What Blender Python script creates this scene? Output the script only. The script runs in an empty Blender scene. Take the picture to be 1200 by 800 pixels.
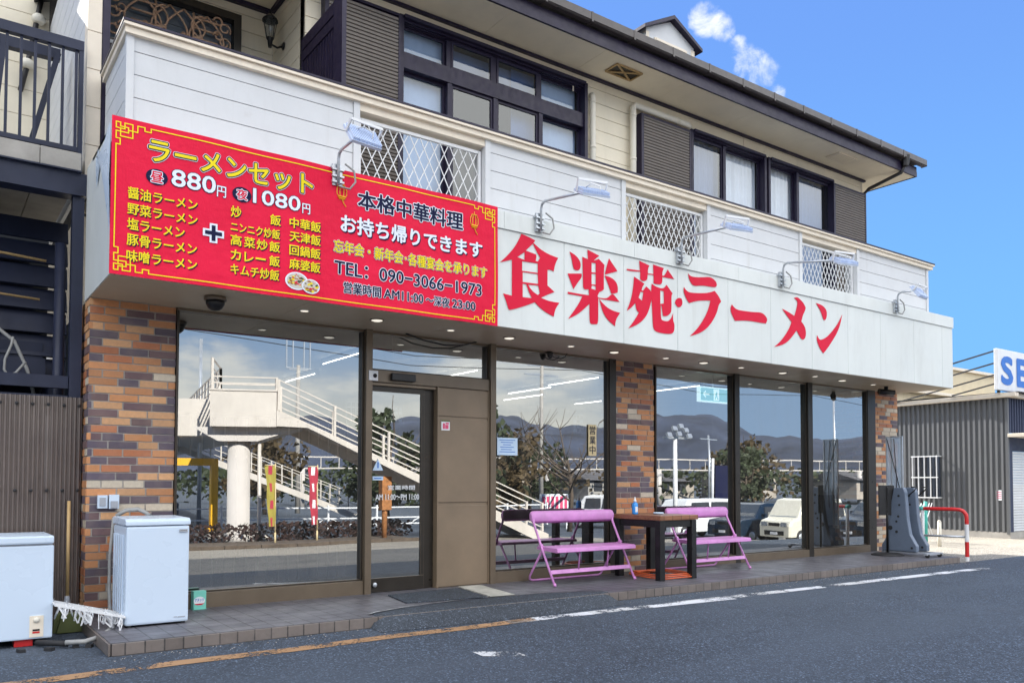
import bpy, bmesh, math, random
from mathutils import Vector, Matrix, noise
random.seed(7)
S = bpy.context.scene
C = S.collection
PI = math.pi

# ------------------------------------------------------------------ camera
cam_d = bpy.data.cameras.new('camera')
cam = bpy.data.objects.new('camera', cam_d); C.objects.link(cam)
YAW, PITCH, ROLL = 0.621153657, 0.0346641101, 0.00237767607
_f = Vector((math.sin(YAW) * math.cos(PITCH), math.cos(YAW) * math.cos(PITCH), math.sin(PITCH)))
_r = Vector((math.cos(YAW), -math.sin(YAW), 0)); _u = _r.cross(_f)
_c, _s = math.cos(ROLL), math.sin(ROLL)
_r, _u = _r * _c + _u * _s, _u * _c - _r * _s
_m = Matrix((( _r.x, _u.x, -_f.x), (_r.y, _u.y, -_f.y), (_r.z, _u.z, -_f.z)))
cam.matrix_world = Matrix.Translation((0, 0, 1.215)) @ _m.to_4x4()
cam_d.sensor_width = 36; cam_d.lens = 36 * 961.87 / 1200
cam_d.shift_x = 0; cam_d.shift_y = (531.65 - 400) / 1200
cam_d.clip_start = 0.05; cam_d.clip_end = 12000
S.camera = cam

# ------------------------------------------------------------------ light
SUN_EL, SUN_ROT = math.radians(34), math.radians(-6)
w = bpy.data.worlds.new('World'); S.world = w; w.use_nodes = True
nt = w.node_tree; nt.nodes.clear()
def WN(t, **k):
    n = nt.nodes.new(t)
    for a, b in k.items(): setattr(n, a, b)
    return n
L = nt.links.new
sky = WN('ShaderNodeTexSky', sky_type='NISHITA', sun_disc=False, sun_elevation=SUN_EL, sun_rotation=SUN_ROT,
         altitude=300, air_density=1.0, dust_density=0.15, ozone_density=3.0)
hs = WN('ShaderNodeHueSaturation'); hs.inputs['Saturation'].default_value = 1.22; hs.inputs['Value'].default_value = 1.1
L(sky.outputs[0], hs.inputs['Color'])
geo = WN('ShaderNodeTexCoord')
def wmath(op, a, b=None, c=None):
    n = WN('ShaderNodeMath', operation=op)
    for i, v in enumerate((a, b, c)):
        if v is None: continue
        if isinstance(v, (int, float)): n.inputs[i].default_value = v
        else: L(v, n.inputs[i])
    return n.outputs[0]
def wdot(v):
    n = WN('ShaderNodeVectorMath', operation='DOT_PRODUCT'); L(geo.outputs['Generated'], n.inputs[0]); n.inputs[1].default_value = v
    return n.outputs['Value']
sx = WN('ShaderNodeSeparateXYZ'); L(geo.outputs['Generated'], sx.inputs[0])
def wnoise(scale, detail=8, rough=.6, stretch=(1, 1, 2.2)):
    mp = WN('ShaderNodeMapping'); mp.inputs['Scale'].default_value = stretch; L(geo.outputs['Generated'], mp.inputs['Vector'])
    n = WN('ShaderNodeTexNoise'); n.inputs['Scale'].default_value = scale; n.inputs['Detail'].default_value = detail; n.inputs['Roughness'].default_value = rough
    L(mp.outputs[0], n.inputs['Vector']); return n.outputs['Fac']
def wstep(v, a, b):
    n = WN('ShaderNodeMapRange', interpolation_type='SMOOTHSTEP'); n.inputs['From Min'].default_value = a; n.inputs['From Max'].default_value = b
    if isinstance(v, (int, float)): n.inputs[0].default_value = v
    else: L(v, n.inputs[0])
    return n.outputs[0]
# northern half of the sky (over the road): creamy haze low down, a blue band, bright cloud added higher up, out of view, to light the shop front
north = wstep(wdot((0, -1, 0.0)), -0.30, 0.30)
zz = sx.outputs['Z']
cn = wnoise(2.6, 8, .6)
high = wmath('MULTIPLY', wmath('MULTIPLY', north, wstep(zz, .20, .36)), wstep(cn, .36, .56))
west = wstep(sx.outputs['X'], .74, .62)
lown = wmath('MULTIPLY', wmath('MULTIPLY', north, west), wstep(zz, .17, .05))
lowc = wmath('MULTIPLY', wmath('MULTIPLY', wmath('MULTIPLY', north, west), wstep(zz, .45, .20)), wstep(wnoise(5.5, 7, .6, (1, 1, 3)), .46, .66))
# three small fair weather puffs above the eave
wp = WN('ShaderNodeTexNoise'); wp.inputs['Scale'].default_value = 26; wp.inputs['Detail'].default_value = 10; wp.inputs['Roughness'].default_value = .62; wp.inputs['Distortion'].default_value = .3
L(geo.outputs['Generated'], wp.inputs['Vector'])
def spot(d, c0, c1):
    return wstep(wdot(tuple(Vector(d).normalized())), c0, c1)
def wmax(*a):
    o = a[0]
    for q in a[1:]: o = wmath('MAXIMUM', o, q)
    return o
spots = wmax(spot((0.660, 0.572, 0.488), .99972, .99996), spot((0.676, 0.562, 0.477), .99985, .99998), spot((0.690, 0.556, 0.462), .99988, 1.0), spot((0.702, 0.553, 0.448), .99970, .99997), spot((0.716, 0.545, 0.436), .99968, .99996), spot((0.733, 0.540, 0.414), .99985, 1.0))
puffs = wmath('MULTIPLY', wstep(wmath('ADD', wmath('MULTIPLY', spots, .26), wp.outputs['Fac']), .62, .98), wstep(spots, 0, .35))
def wmix(f, c1, col):
    n = WN('ShaderNodeMixRGB')
    if isinstance(f, (int, float)): n.inputs['Fac'].default_value = f
    else: L(f, n.inputs['Fac'])
    L(c1, n.inputs['Color1']); n.inputs['Color2'].default_value = (*col, 1); return n.outputs[0]
c = wmix(.90, hs.outputs[0], (.72, 1.52, 3.80))
c = wmix(wmath('MULTIPLY', wstep(zz, .52, .10), .85), c, (.90, 2.35, 4.35))
c = wmix(wmath('MULTIPLY', north, .28), c, (6.0, 6.2, 6.4))
c = wmix(wmath('MULTIPLY', lown, .85), c, (6.3, 6.0, 5.0))
c = wmix(wmath('MULTIPLY', lowc, .75), c, (7.0, 6.8, 6.2))
c = wmix(high, c, (14.3 * 1.0, 14.3 * 1.0, 14.3 * .99))
c = wmix(wmath('MULTIPLY', puffs, .85), c, (5.2, 5.2, 5.1))
bg = WN('ShaderNodeBackground'); bg.inputs['Strength'].default_value = 0.09
L(c, bg.inputs['Color'])
L(bg.outputs[0], WN('ShaderNodeOutputWorld').inputs[0])

sd = bpy.data.lights.new('sun', 'SUN'); sd.energy = 5.0; sd.angle = math.radians(.53); sd.color = (1, .95, .87)
sun = bpy.data.objects.new('sun', sd); C.objects.link(sun)
_d = Vector((math.sin(SUN_ROT) * math.cos(SUN_EL), math.cos(SUN_ROT) * math.cos(SUN_EL), math.sin(SUN_EL)))
sun.rotation_euler = _d.to_track_quat('Z', 'Y').to_euler()
sun.location = (0, 30, 30)

vs = S.view_settings
S.display_settings.display_device = 'sRGB'
vs.view_transform = 'Standard'; vs.look = 'None'; vs.gamma = 1; vs.use_curve_mapping = False
vs.exposure = 1.47
S.render.engine = 'CYCLES'
S.cycles.max_bounces = 8; S.cycles.transparent_max_bounces = 12; S.cycles.caustics_reflective = False; S.cycles.caustics_refractive = False
S.cycles.sample_clamp_indirect = 6

# ------------------------------------------------------------------ materials
MATS = {}
def srgb(r, g, b):
    f = lambda c: (c / 255 / 12.92) if c <= 10.3 else ((c / 255 + .055) / 1.055) ** 2.4
    return (f(r), f(g), f(b))
class N:
    """small node helper"""
    def __init__(s, name):
        s.m = bpy.data.materials.new(name); s.m.use_nodes = True; s.t = s.m.node_tree
        s.b = s.t.nodes['Principled BSDF']; s.out = s.t.nodes['Material Output']; s.tc = None
    def n(s, t, **k):
        x = s.t.nodes.new(t)
        for a, b in k.items(): setattr(x, a, b)
        return x
    def l(s, a, b): s.t.links.new(a, b)
    def pos(s, scale=(1, 1, 1), rot=(0, 0, 0)):
        if not s.tc: s.tc = s.n('ShaderNodeTexCoord')
        mp = s.n('ShaderNodeMapping'); mp.inputs['Scale'].default_value = scale; mp.inputs['Rotation'].default_value = rot
        s.l(s.tc.outputs['Object'], mp.inputs['Vector']); return mp.outputs[0]
    def noise(s, scale, detail=4, rough=.55, stretch=(1, 1, 1)):
        x = s.n('ShaderNodeTexNoise'); x.inputs['Scale'].default_value = scale; x.inputs['Detail'].default_value = detail; x.inputs['Roughness'].default_value = rough
        s.l(s.pos(stretch), x.inputs['Vector']); return x.outputs['Fac']
    def ramp(s, v, stops, interp='LINEAR'):
        r = s.n('ShaderNodeValToRGB'); r.color_ramp.interpolation = interp
        e = r.color_ramp.elements
        while len(e) < len(stops): e.new(.5)
        for el, (p, c) in zip(e, stops):
            el.position = p; el.color = (c, c, c, 1) if isinstance(c, (int, float)) else (*c, 1)
        s.l(v, r.inputs[0]); return r.outputs['Color']
    def math(s, op, a, b):
        n = s.n('ShaderNodeMath', operation=op)
        for i, v in enumerate((a, b)):
            if isinstance(v, (int, float)): n.inputs[i].default_value = v
            else: s.l(v, n.inputs[i])
        return n.outputs[0]
    def mix(s, f, a, b, mode='MIX'):
        n = s.n('ShaderNodeMixRGB', blend_type=mode)
        for i, v in enumerate((f, a, b)):
            if isinstance(v, (int, float)): n.inputs[i].default_value = v if i == 0 else (v, v, v, 1)
            elif isinstance(v, tuple): n.inputs[i].default_value = (*v, 1)
            else: s.l(v, n.inputs[i])
        return n.outputs[0]
    def bump(s, h, strength=.3, dist=.01):
        b = s.n('ShaderNodeBump'); b.inputs['Strength'].default_value = strength; b.inputs['Distance'].default_value = dist
        s.l(h, b.inputs['Height']); s.l(b.outputs[0], s.b.inputs['Normal'])
    def color(s, c):
        if isinstance(c, tuple): s.b.inputs['Base Color'].default_value = (*c, 1)
        else: s.l(c, s.b.inputs['Base Color'])
    def rough(s, v):
        if isinstance(v, (int, float)): s.b.inputs['Roughness'].default_value = v
        else: s.l(v, s.b.inputs['Roughness'])
def basic(name, col, rough=.5, metal=0, var=.12, vscale=3.0, bump=0, bscale=60, stretch=(1, 1, 1), dirt=0, spec=.5, streak=0):
    """painted / plain surface with gentle variation, optional grime and micro bump"""
    k = N(name)
    nz = k.noise(vscale, 5, .6, stretch)
    lo = tuple(c * (1 - var) for c in col); hi = tuple(min(1, c * (1 + var)) for c in col)
    c = k.ramp(nz, [(.3, lo), (.7, hi)])
    if dirt:
        d = k.noise(1.7, 8, .68, (stretch[0] * 1.5, 1, .5))
        c = k.mix(k.math('MULTIPLY', k.ramp(d, [(.5, 0.0), (.75, 1.0)]), dirt), c, (.16, .14, .11))
    if streak:                                                        # rain streaks and runs
        f = k.math('MULTIPLY', k.ramp(k.noise(1.0, 7, .72, (8, 8, .45)), [(.54, 0.0), (.76, 1.0)]), k.ramp(k.noise(.9, 3, .5), [(.35, .15), (.65, 1.0)]))
        c = k.mix(k.math('MULTIPLY', f, streak), c, (.30, .27, .21))
        f2 = k.ramp(k.noise(7, 8, .7, (1, 1, .7)), [(.62, 0.0), (.80, 1.0)])
        c = k.mix(k.math('MULTIPLY', f2, streak * .8), c, (.33, .28, .20))
    k.color(c)
    k.b.inputs['Metallic'].default_value = metal; k.b.inputs['Specular IOR Level'].default_value = spec
    k.rough(k.ramp(k.noise(vscale * 3, 4), [(.3, max(.03, rough - .08)), (.7, min(1, rough + .08))]))
    if bump: k.bump(k.noise(bscale, 4), bump, .004)
    MATS[name] = k.m
    return k.m
def emit(name, col, s):
    k = N(name); k.color(col); k.b.inputs['Emission Color'].default_value = (*col, 1); k.b.inputs['Emission Strength'].default_value = s
    MATS[name] = k.m

basic('white_panel', (.67, .70, .68), .45, var=.04, vscale=1.2, dirt=.12, streak=.24)
basic('white_siding', (.60, .615, .63), .55, var=.03, vscale=4, bump=.12, bscale=90, dirt=.06, streak=.30)
basic('cream_siding', (.78, .71, .56), .6, var=.05, vscale=3, bump=.15, bscale=80, dirt=.06, streak=.2)
basic('cream_trim', (.80, .71, .58), .5, var=.06, vscale=5, dirt=.10)
basic('cream_soffit', (.86, .77, .60), .7, var=.05, vscale=1.5, dirt=.08)
basic('brown_soffit', (.64, .52, .36), .45, var=.07, vscale=1.5, dirt=.05)
basic('navy_frame', (.022, .017, .040), .4, var=.2, vscale=5, spec=.3)
basic('navy_steel', (.020, .025, .050), .45, spec=.3, var=.25, vscale=2.5, dirt=.04)
basic('black_trim', (.022, .020, .020), .45, var=.2, vscale=4)
basic('roof_slate', (.035, .035, .04), .6, var=.3, vscale=8)
basic('gutter_brown', (.060, .050, .048), .35, var=.15, vscale=5)
basic('shutter_slat', (.17, .145, .125), .45, var=.08, vscale=6)
basic('bronze', (.15, .115, .080), .36, .25, var=.12, vscale=3)
basic('bronze_dark', (.030, .025, .020), .35, .3, var=.15, vscale=3)
basic('bronze_panel', (.215, .158, .104), .45, .05, var=.12, vscale=2.2, dirt=.12)
basic('white_metal', (.74, .75, .76), .4, var=.05, vscale=6, dirt=.06)
basic('galvanised', (.50, .53, .56), .35, .6, var=.15, vscale=9)
basic('flood_grey', (.60, .69, .86), .45, 0, var=.1, vscale=8)
basic('pipe_cream', (.74, .70, .60), .5, var=.05, vscale=4, dirt=.08)
basic('black_metal', (.012, .012, .013), .35, .2, var=.25, vscale=6)
basic('black_rubber', (.02, .02, .022), .7, var=.2, vscale=6)
basic('appliance_white', (.58, .68, .80), .3, var=.01, vscale=1)
basic('appliance_grey', (.34, .36, .40), .4, var=.05, vscale=3)
basic('pink_paint', (.62, .26, .58), .42, var=.12, vscale=7, dirt=.18, streak=.28)
basic('orange_plastic', (.62, .11, .03), .4, var=.1, vscale=6)
basic('grey_plastic', (.13, .165, .225), .45, var=.08, vscale=5, dirt=.06)
basic('mortar', (.38, .35, .32), .85, var=.12, vscale=14)
basic('concrete', (.36, .34, .31), .8, var=.2, vscale=3, bump=.3, bscale=40, dirt=.2)
basic('concrete_slab', (.42, .41, .36), .8, var=.3, vscale=6, bump=.3, bscale=40, dirt=.35)
basic('cable_grey', (.30, .30, .29), .6, var=.15, vscale=20)
basic('cable_black', (.02, .02, .02), .5, var=.1)
basic('wood_handle', (.46, .31, .14), .55, var=.15, vscale=5, stretch=(8, 8, 1))
basic('pale_lip', (.50, .51, .52), .8, var=.35, vscale=9)
basic('green_plastic', (.10, .115, .035), .5, var=.2, vscale=5)
basic('paper', (.78, .80, .82), .7, var=.02)
basic('pale_blue_paper', (.55, .70, .86), .6, var=.03)
basic('ink', (.02, .02, .03), .6, var=.1)
basic('ink_blue', (.03, .16, .55), .5, var=.1)
basic('ink_pink', (.70, .08, .18), .5, var=.1)
basic('red_paint', (.60, .02, .02), .35, var=.1, vscale=5, dirt=.05)
basic('banner_yellow', (.82, .66, .015), .6, spec=.2, var=.03)
basic('banner_navy', (.010, .013, .048), .7, spec=.15, var=.08)
basic('banner_white', (.74, .80, .90), .6, spec=.2, var=.02)
basic('lettering_red', (.66, .006, .040), .55, spec=.2, var=.05, vscale=2)
basic('lantern_gold', (.80, .38, .02), .5, var=.1)
basic('corrugated_grey', (.138, .143, .15), .5, .1, var=.04, vscale=1)
basic('corrugated_shaded', (.022, .03, .07), .5, .1, var=.15, vscale=2)  # shade of the workshop front put into the colour; roof shares it
basic('beige_cladding', (.62, .53, .36), .6, var=.06, vscale=2, dirt=.06)
basic('roller_shutter', (.62, .64, .66), .45, var=.05, vscale=3)
basic('teal_paint', (.06, .42, .36), .45, var=.1)
basic('curtain', (.84, .87, .92), .9, var=.05, vscale=5)
basic('curtain_blue', (.45, .58, .78), .9, var=.05, vscale=5)
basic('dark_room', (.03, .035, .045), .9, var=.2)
basic('interior_cream', (.55, .52, .46), .8, var=.06, vscale=2)
basic('interior_dark', (.016, .015, .017), .8, var=.2, vscale=2)
basic('interior_floor', (.035, .03, .028), .5, var=.2, vscale=3)
basic('bridge_paint', (.60, .55, .49), .5, var=.08, vscale=1.2, dirt=.22, streak=.3)
basic('bridge_column', (.58, .54, .50), .55, var=.06, vscale=1, dirt=.08)
basic('safety_yellow', (.80, .42, .01), .45, var=.06, vscale=3)
basic('rust', (.36, .15, .05), .8, var=.35, vscale=9)
basic('car_cream', (.72, .69, .58), .25, var=.02)
basic('car_white', (.74, .75, .76), .22, var=.02)
basic('car_blue', (.012, .03, .06), .22, .3, var=.05)
basic('chrome', (.7, .7, .7), .15, 1, var=.05)
basic('hedge', (.045, .022, .018), .8, var=.4, vscale=4)
basic('house_wall', (.42, .37, .31), .8, var=.15, vscale=.6)
basic('house_roof', (.10, .095, .10), .7, var=.25, vscale=1)
basic('foliage', (.035, .048, .018), .7, var=.45, vscale=2.2)
basic('foliage_dry', (.085, .058, .025), .75, var=.4, vscale=2.2)
basic('bark', (.10, .075, .055), .9, var=.3, vscale=6)
basic('hazed_mountain', (.034, .045, .075), .95, var=.6, vscale=.006)  # distance haze put into the bluish base colour
basic('flag_yellow', (.36, .30, .05), .8, var=.12, vscale=2)
basic('flag_red', (.42, .03, .06), .8, var=.12, vscale=2)
basic('tan_board', (.62, .50, .28), .6, var=.06)
basic('blue_bottle', (.04, .30, .78), .2, var=.05)
basic('bronze_iron', (.60, .38, .25), .5, 0, var=.15, vscale=9)
basic('mint_box', (.20, .62, .50), .5, var=.05)
emit('tube_light', (1, .98, .93), 5)
emit('downlight_lens', (1, .93, .80), .32)
emit('exit_green', (.10, .42, .42), .8)
emit('exit_white', (.75, .95, .95), .8)
emit('lamp_white', (.9, .95, 1), .35)

# banner cloth
k = N('banner_red')
c = k.ramp(k.noise(1.6, 6, .6), [(.3, (.68, .004, .040)), (.7, (.78, .006, .052))])
k.color(c); k.rough(.55); k.b.inputs['Specular IOR Level'].default_value = .2
k.bump(k.math('ADD', k.noise(3.0, 4, .55, (1, 1, 1.4)), k.math('MULTIPLY', k.noise(11, 4, .6, (1.6, 1, .7)), .35)), .5, .03)
MATS['banner_red'] = k.m

# bricks: colour painted per brick
k = N('brick')
at = k.n('ShaderNodeAttribute'); at.attribute_name = 'bcol'
c = k.mix(k.ramp(k.noise(38, 5, .6), [(.3, 0.0), (.75, .30)]), at.outputs['Color'], (.10, .06, .05))
c = k.mix(k.ramp(k.noise(5, 4, .6), [(.4, 0.0), (.8, .22)]), c, (.50, .36, .26))
k.color(c); k.rough(.62); k.bump(k.noise(70, 5, .6), .35, .003)
MATS['brick'] = k.m

# asphalt
def asphalt(name, base, tint=(1, 1, 1)):
    k = N(name)
    sp = k.n('ShaderNodeTexVoronoi'); sp.inputs['Scale'].default_value = 95; k.l(k.pos(), sp.inputs['Vector'])
    agg = k.n('ShaderNodeRGBToBW'); k.l(sp.outputs['Color'], agg.inputs[0])
    g = k.ramp(agg.outputs[0], [(.1, base * .45), (.5, base * .85), (.78, base * 1.6), (.95, base * 4.2)])
    big = k.noise(.55, 7, .62)
    c = k.mix(.75, g, k.ramp(big, [(.3, .72), (.5, 1.0), (.72, 1.22)]), 'MULTIPLY')
    st = k.ramp(k.noise(2.3, 8, .7, (.35, 1, 1)), [(.56, 0.0), (.74, .32)])
    c = k.mix(st, c, (base * 2.1, base * 2.0, base * 1.85))
    vo = k.n('ShaderNodeTexVoronoi', feature='DISTANCE_TO_EDGE'); vo.inputs['Scale'].default_value = .33
    wv = k.n('ShaderNodeVectorMath', operation='ADD'); k.l(k.pos(), wv.inputs[0])
    nn = k.n('ShaderNodeTexNoise'); nn.inputs['Scale'].default_value = 2.2; nn.inputs['Detail'].default_value = 6; k.l(k.pos(), nn.inputs['Vector'])
    k.l(nn.outputs['Color'], wv.inputs[1]); k.l(wv.outputs[0], vo.inputs['Vector'])
    cr = k.ramp(vo.outputs['Distance'], [(0.0, .55), (.006, 0.0)])
    c = k.mix(cr, c, (base * .3, base * .3, base * .3))
    oil = k.ramp(k.noise(.9, 4, .5), [(.64, 0.0), (.72, .5)]); c = k.mix(oil, c, (base * .45, base * .45, base * .46))
    wear = k.ramp(k.noise(.35, 5, .6, (.5, 1.6, 1)), [(.42, 0.0), (.62, .55)]); c = k.mix(wear, c, (base * 1.55, base * 1.5, base * 1.42))
    grit = k.ramp(k.noise(160, 3, .6), [(.66, 0.0), (.74, .5)]); c = k.mix(k.math('MULTIPLY', grit, k.ramp(k.noise(1.4, 4), [(.45, 0.0), (.65, 1.0)])), c, (base * 5, base * 5, base * 4.8))
    c = k.mix(1.0, c, tint, 'MULTIPLY')
    k.color(c); k.rough(k.ramp(big, [(.3, .72), (.7, .9)]))
    k.bump(sp.outputs['Distance'], .55, .006)
    MATS[name] = k.m
asphalt('asphalt', .058, (.74, .98, 1.36))
asphalt('asphalt_patch', .046, (.78, .98, 1.28))
asphalt('sunlit_asphalt', .20, (1.08, 1.0, .86))  # sunlit copy of the asphalt: sunlight put into a paler, warmer colour

# worn paint on asphalt
def worn(name, col, thr):
    k = N(name)
    k.color(k.ramp(k.noise(6, 5), [(.3, tuple(c * .8 for c in col)), (.7, col)])); k.rough(.7)
    a = k.math('ADD', k.math('MULTIPLY', k.noise(2.2, 5, .6), .55), k.math('MULTIPLY', k.noise(45, 6, .75), .45))
    k.l(k.ramp(a, [(thr, 0.0), (thr + .035, 1.0)]), k.b.inputs['Alpha'])
    MATS[name] = k.m
worn('worn_white', (.66, .67, .68), .485)
worn('worn_orange', (.40, .235, .12), .452)
worn('worn_strong', (.72, .74, .78), .435)
worn('worn_faint', (.40, .42, .44), .56)

# tiles of the forecourt step
def tiles(name, c1, c2, grout, sx, sz, plane):
    k = N(name)
    rot = {'xy': (0, 0, 0), 'xz': (PI / 2, 0, 0), 'yz': (PI / 2, 0, PI / 2)}[plane]
    b = k.n('ShaderNodeTexBrick'); b.offset = 0; b.inputs['Scale'].default_value = 1
    b.inputs['Brick Width'].default_value = sx; b.inputs['Row Height'].default_value = sz; b.inputs['Mortar Size'].default_value = .006
    b.inputs['Mortar Smooth'].default_value = .2; b.inputs['Bias'].default_value = 0
    b.inputs['Color1'].default_value = (*c1, 1); b.inputs['Color2'].default_value = (*c2, 1); b.inputs['Mortar'].default_value = (*grout, 1)
    k.l(k.pos(rot=rot), b.inputs['Vector'])
    c = k.mix(k.ramp(k.noise(3.0, 8, .7), [(.45, 0.0), (.75, .55)]), b.outputs['Color'], tuple((a + d) * .8 for a, d in zip(c1, c2)))
    c = k.mix(k.ramp(k.noise(14, 6, .7), [(.55, 0.0), (.8, .4)]), c, (.05, .045, .04))
    k.color(c); k.rough(k.ramp(k.noise(4, 5), [(.3, .35), (.7, .6)]))
    k.bump(k.math('SUBTRACT', 1.0, b.outputs['Fac']), .5, .004)
    MATS[name] = k.m
tiles('step_tile', (.092, .090, .104), (.120, .116, .132), (.030, .028, .03), .15, .15, 'xy')
tiles('kerb_tile', (.130, .108, .096), (.185, .155, .138), (.045, .04, .038), .13, .30, 'xz')
tiles('kerb_tile_end', (.130, .108, .096), (.185, .155, .138), (.045, .04, .038), .13, .30, 'yz')

# wood plank table top
k = N('table_wood')
c = k.ramp(k.noise(4, 8, .6, (1, 14, 14)), [(.3, (.16, .065, .032)), (.7, (.34, .155, .08))])
wv = k.n('ShaderNodeTexWave', bands_direction='X'); wv.inputs['Scale'].default_value = 2.2; k.l(k.pos(), wv.inputs['Vector'])
c = k.mix(k.ramp(wv.outputs['Fac'], [(0.0, .7), (.04, 0.0)]), c, (.05, .02, .012))
k.color(c); k.rough(.32); MATS['table_wood'] = k.m

# translucent corrugated sheet
k = N('plastic_sheet')
c = k.ramp(k.noise(1.5, 6, .6, (1, 1, .5)), [(.3, (.085, .065, .06)), (.7, (.22, .18, .16))])
k.color(c); k.rough(.12); k.b.inputs['Coat Weight'].default_value = .6; k.b.inputs['Coat Roughness'].default_value = .08; k.b.inputs['Alpha'].default_value = .93; MATS['plastic_sheet'] = k.m

# shop glass with a mirror film, and plain window glass
def glass(name, tint, base, rough=0.0, dust=.02):
    m = bpy.data.materials.new(name); m.use_nodes = True; t = m.node_tree; t.nodes.clear()
    o = t.nodes.new('ShaderNodeOutputMaterial'); mx = t.nodes.new('ShaderNodeMixShader')
    tr = t.nodes.new('ShaderNodeBsdfTransparent'); tr.inputs[0].default_value = (*tint, 1)
    gl = t.nodes.new('ShaderNodeBsdfGlossy'); gl.inputs[0].default_value = (.93, .96, .97, 1); gl.inputs['Roughness'].default_value = rough
    lw = t.nodes.new('ShaderNodeLayerWeight'); fr = t.nodes.new('ShaderNodeMath'); fr.operation = 'POWER'; fr.inputs[1].default_value = 4.0
    mr = t.nodes.new('ShaderNodeMapRange'); mr.inputs['To Min'].default_value = base; mr.inputs['To Max'].default_value = .85
    lk = t.links.new
    tcn = t.nodes.new('ShaderNodeTexCoord'); nz = t.nodes.new('ShaderNodeTexNoise'); nz.inputs['Scale'].default_value = .8; nz.inputs['Detail'].default_value = 1
    bp = t.nodes.new('ShaderNodeBump'); bp.inputs['Strength'].default_value = .045; bp.inputs['Distance'].default_value = .02
    lk(tcn.outputs['Object'], nz.inputs['Vector']); lk(nz.outputs['Fac'], bp.inputs['Height']); lk(bp.outputs[0], gl.inputs['Normal'])
    lk(lw.outputs['Facing'], fr.inputs[0]); lk(fr.outputs[0], mr.inputs[0]); lk(mr.outputs[0], mx.inputs[0]); lk(tr.outputs[0], mx.inputs[1]); lk(gl.outputs[0], mx.inputs[2]); df = t.nodes.new('ShaderNodeBsdfDiffuse'); df.inputs[0].default_value = (.55, .53, .48, 1); m2 = t.nodes.new('ShaderNodeMixShader')
    mp = t.nodes.new('ShaderNodeMapping'); mp.inputs['Scale'].default_value = (3.5, 1, .8); n2 = t.nodes.new('ShaderNodeTexNoise'); n2.inputs['Scale'].default_value = 1.6; n2.inputs['Detail'].default_value = 8; n2.inputs['Roughness'].default_value = .68
    r2 = t.nodes.new('ShaderNodeMapRange'); r2.inputs['From Min'].default_value = .42; r2.inputs['From Max'].default_value = .78; r2.inputs['To Min'].default_value = .012; r2.inputs['To Max'].default_value = dust
    lk(tcn.outputs['Object'], mp.inputs['Vector']); lk(mp.outputs[0], n2.inputs['Vector']); lk(n2.outputs['Fac'], r2.inputs[0]); lk(r2.outputs[0], m2.inputs[0]); lk(mx.outputs[0], m2.inputs[1]); lk(df.outputs[0], m2.inputs[2]); lk(m2.outputs[0], o.inputs[0])
    MATS[name] = m
glass('shop_glass', (.44, .46, .44), .42, 0.0, .07)
glass('window_glass', (.84, .88, .92), .06)
glass('window_glass_dark', (.40, .48, .62), .09)
k = N('clear_acrylic'); k.color((.60, .72, .85)); k.rough(.08); k.b.inputs['Alpha'].default_value = .55; MATS['clear_acrylic'] = k.m

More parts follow.
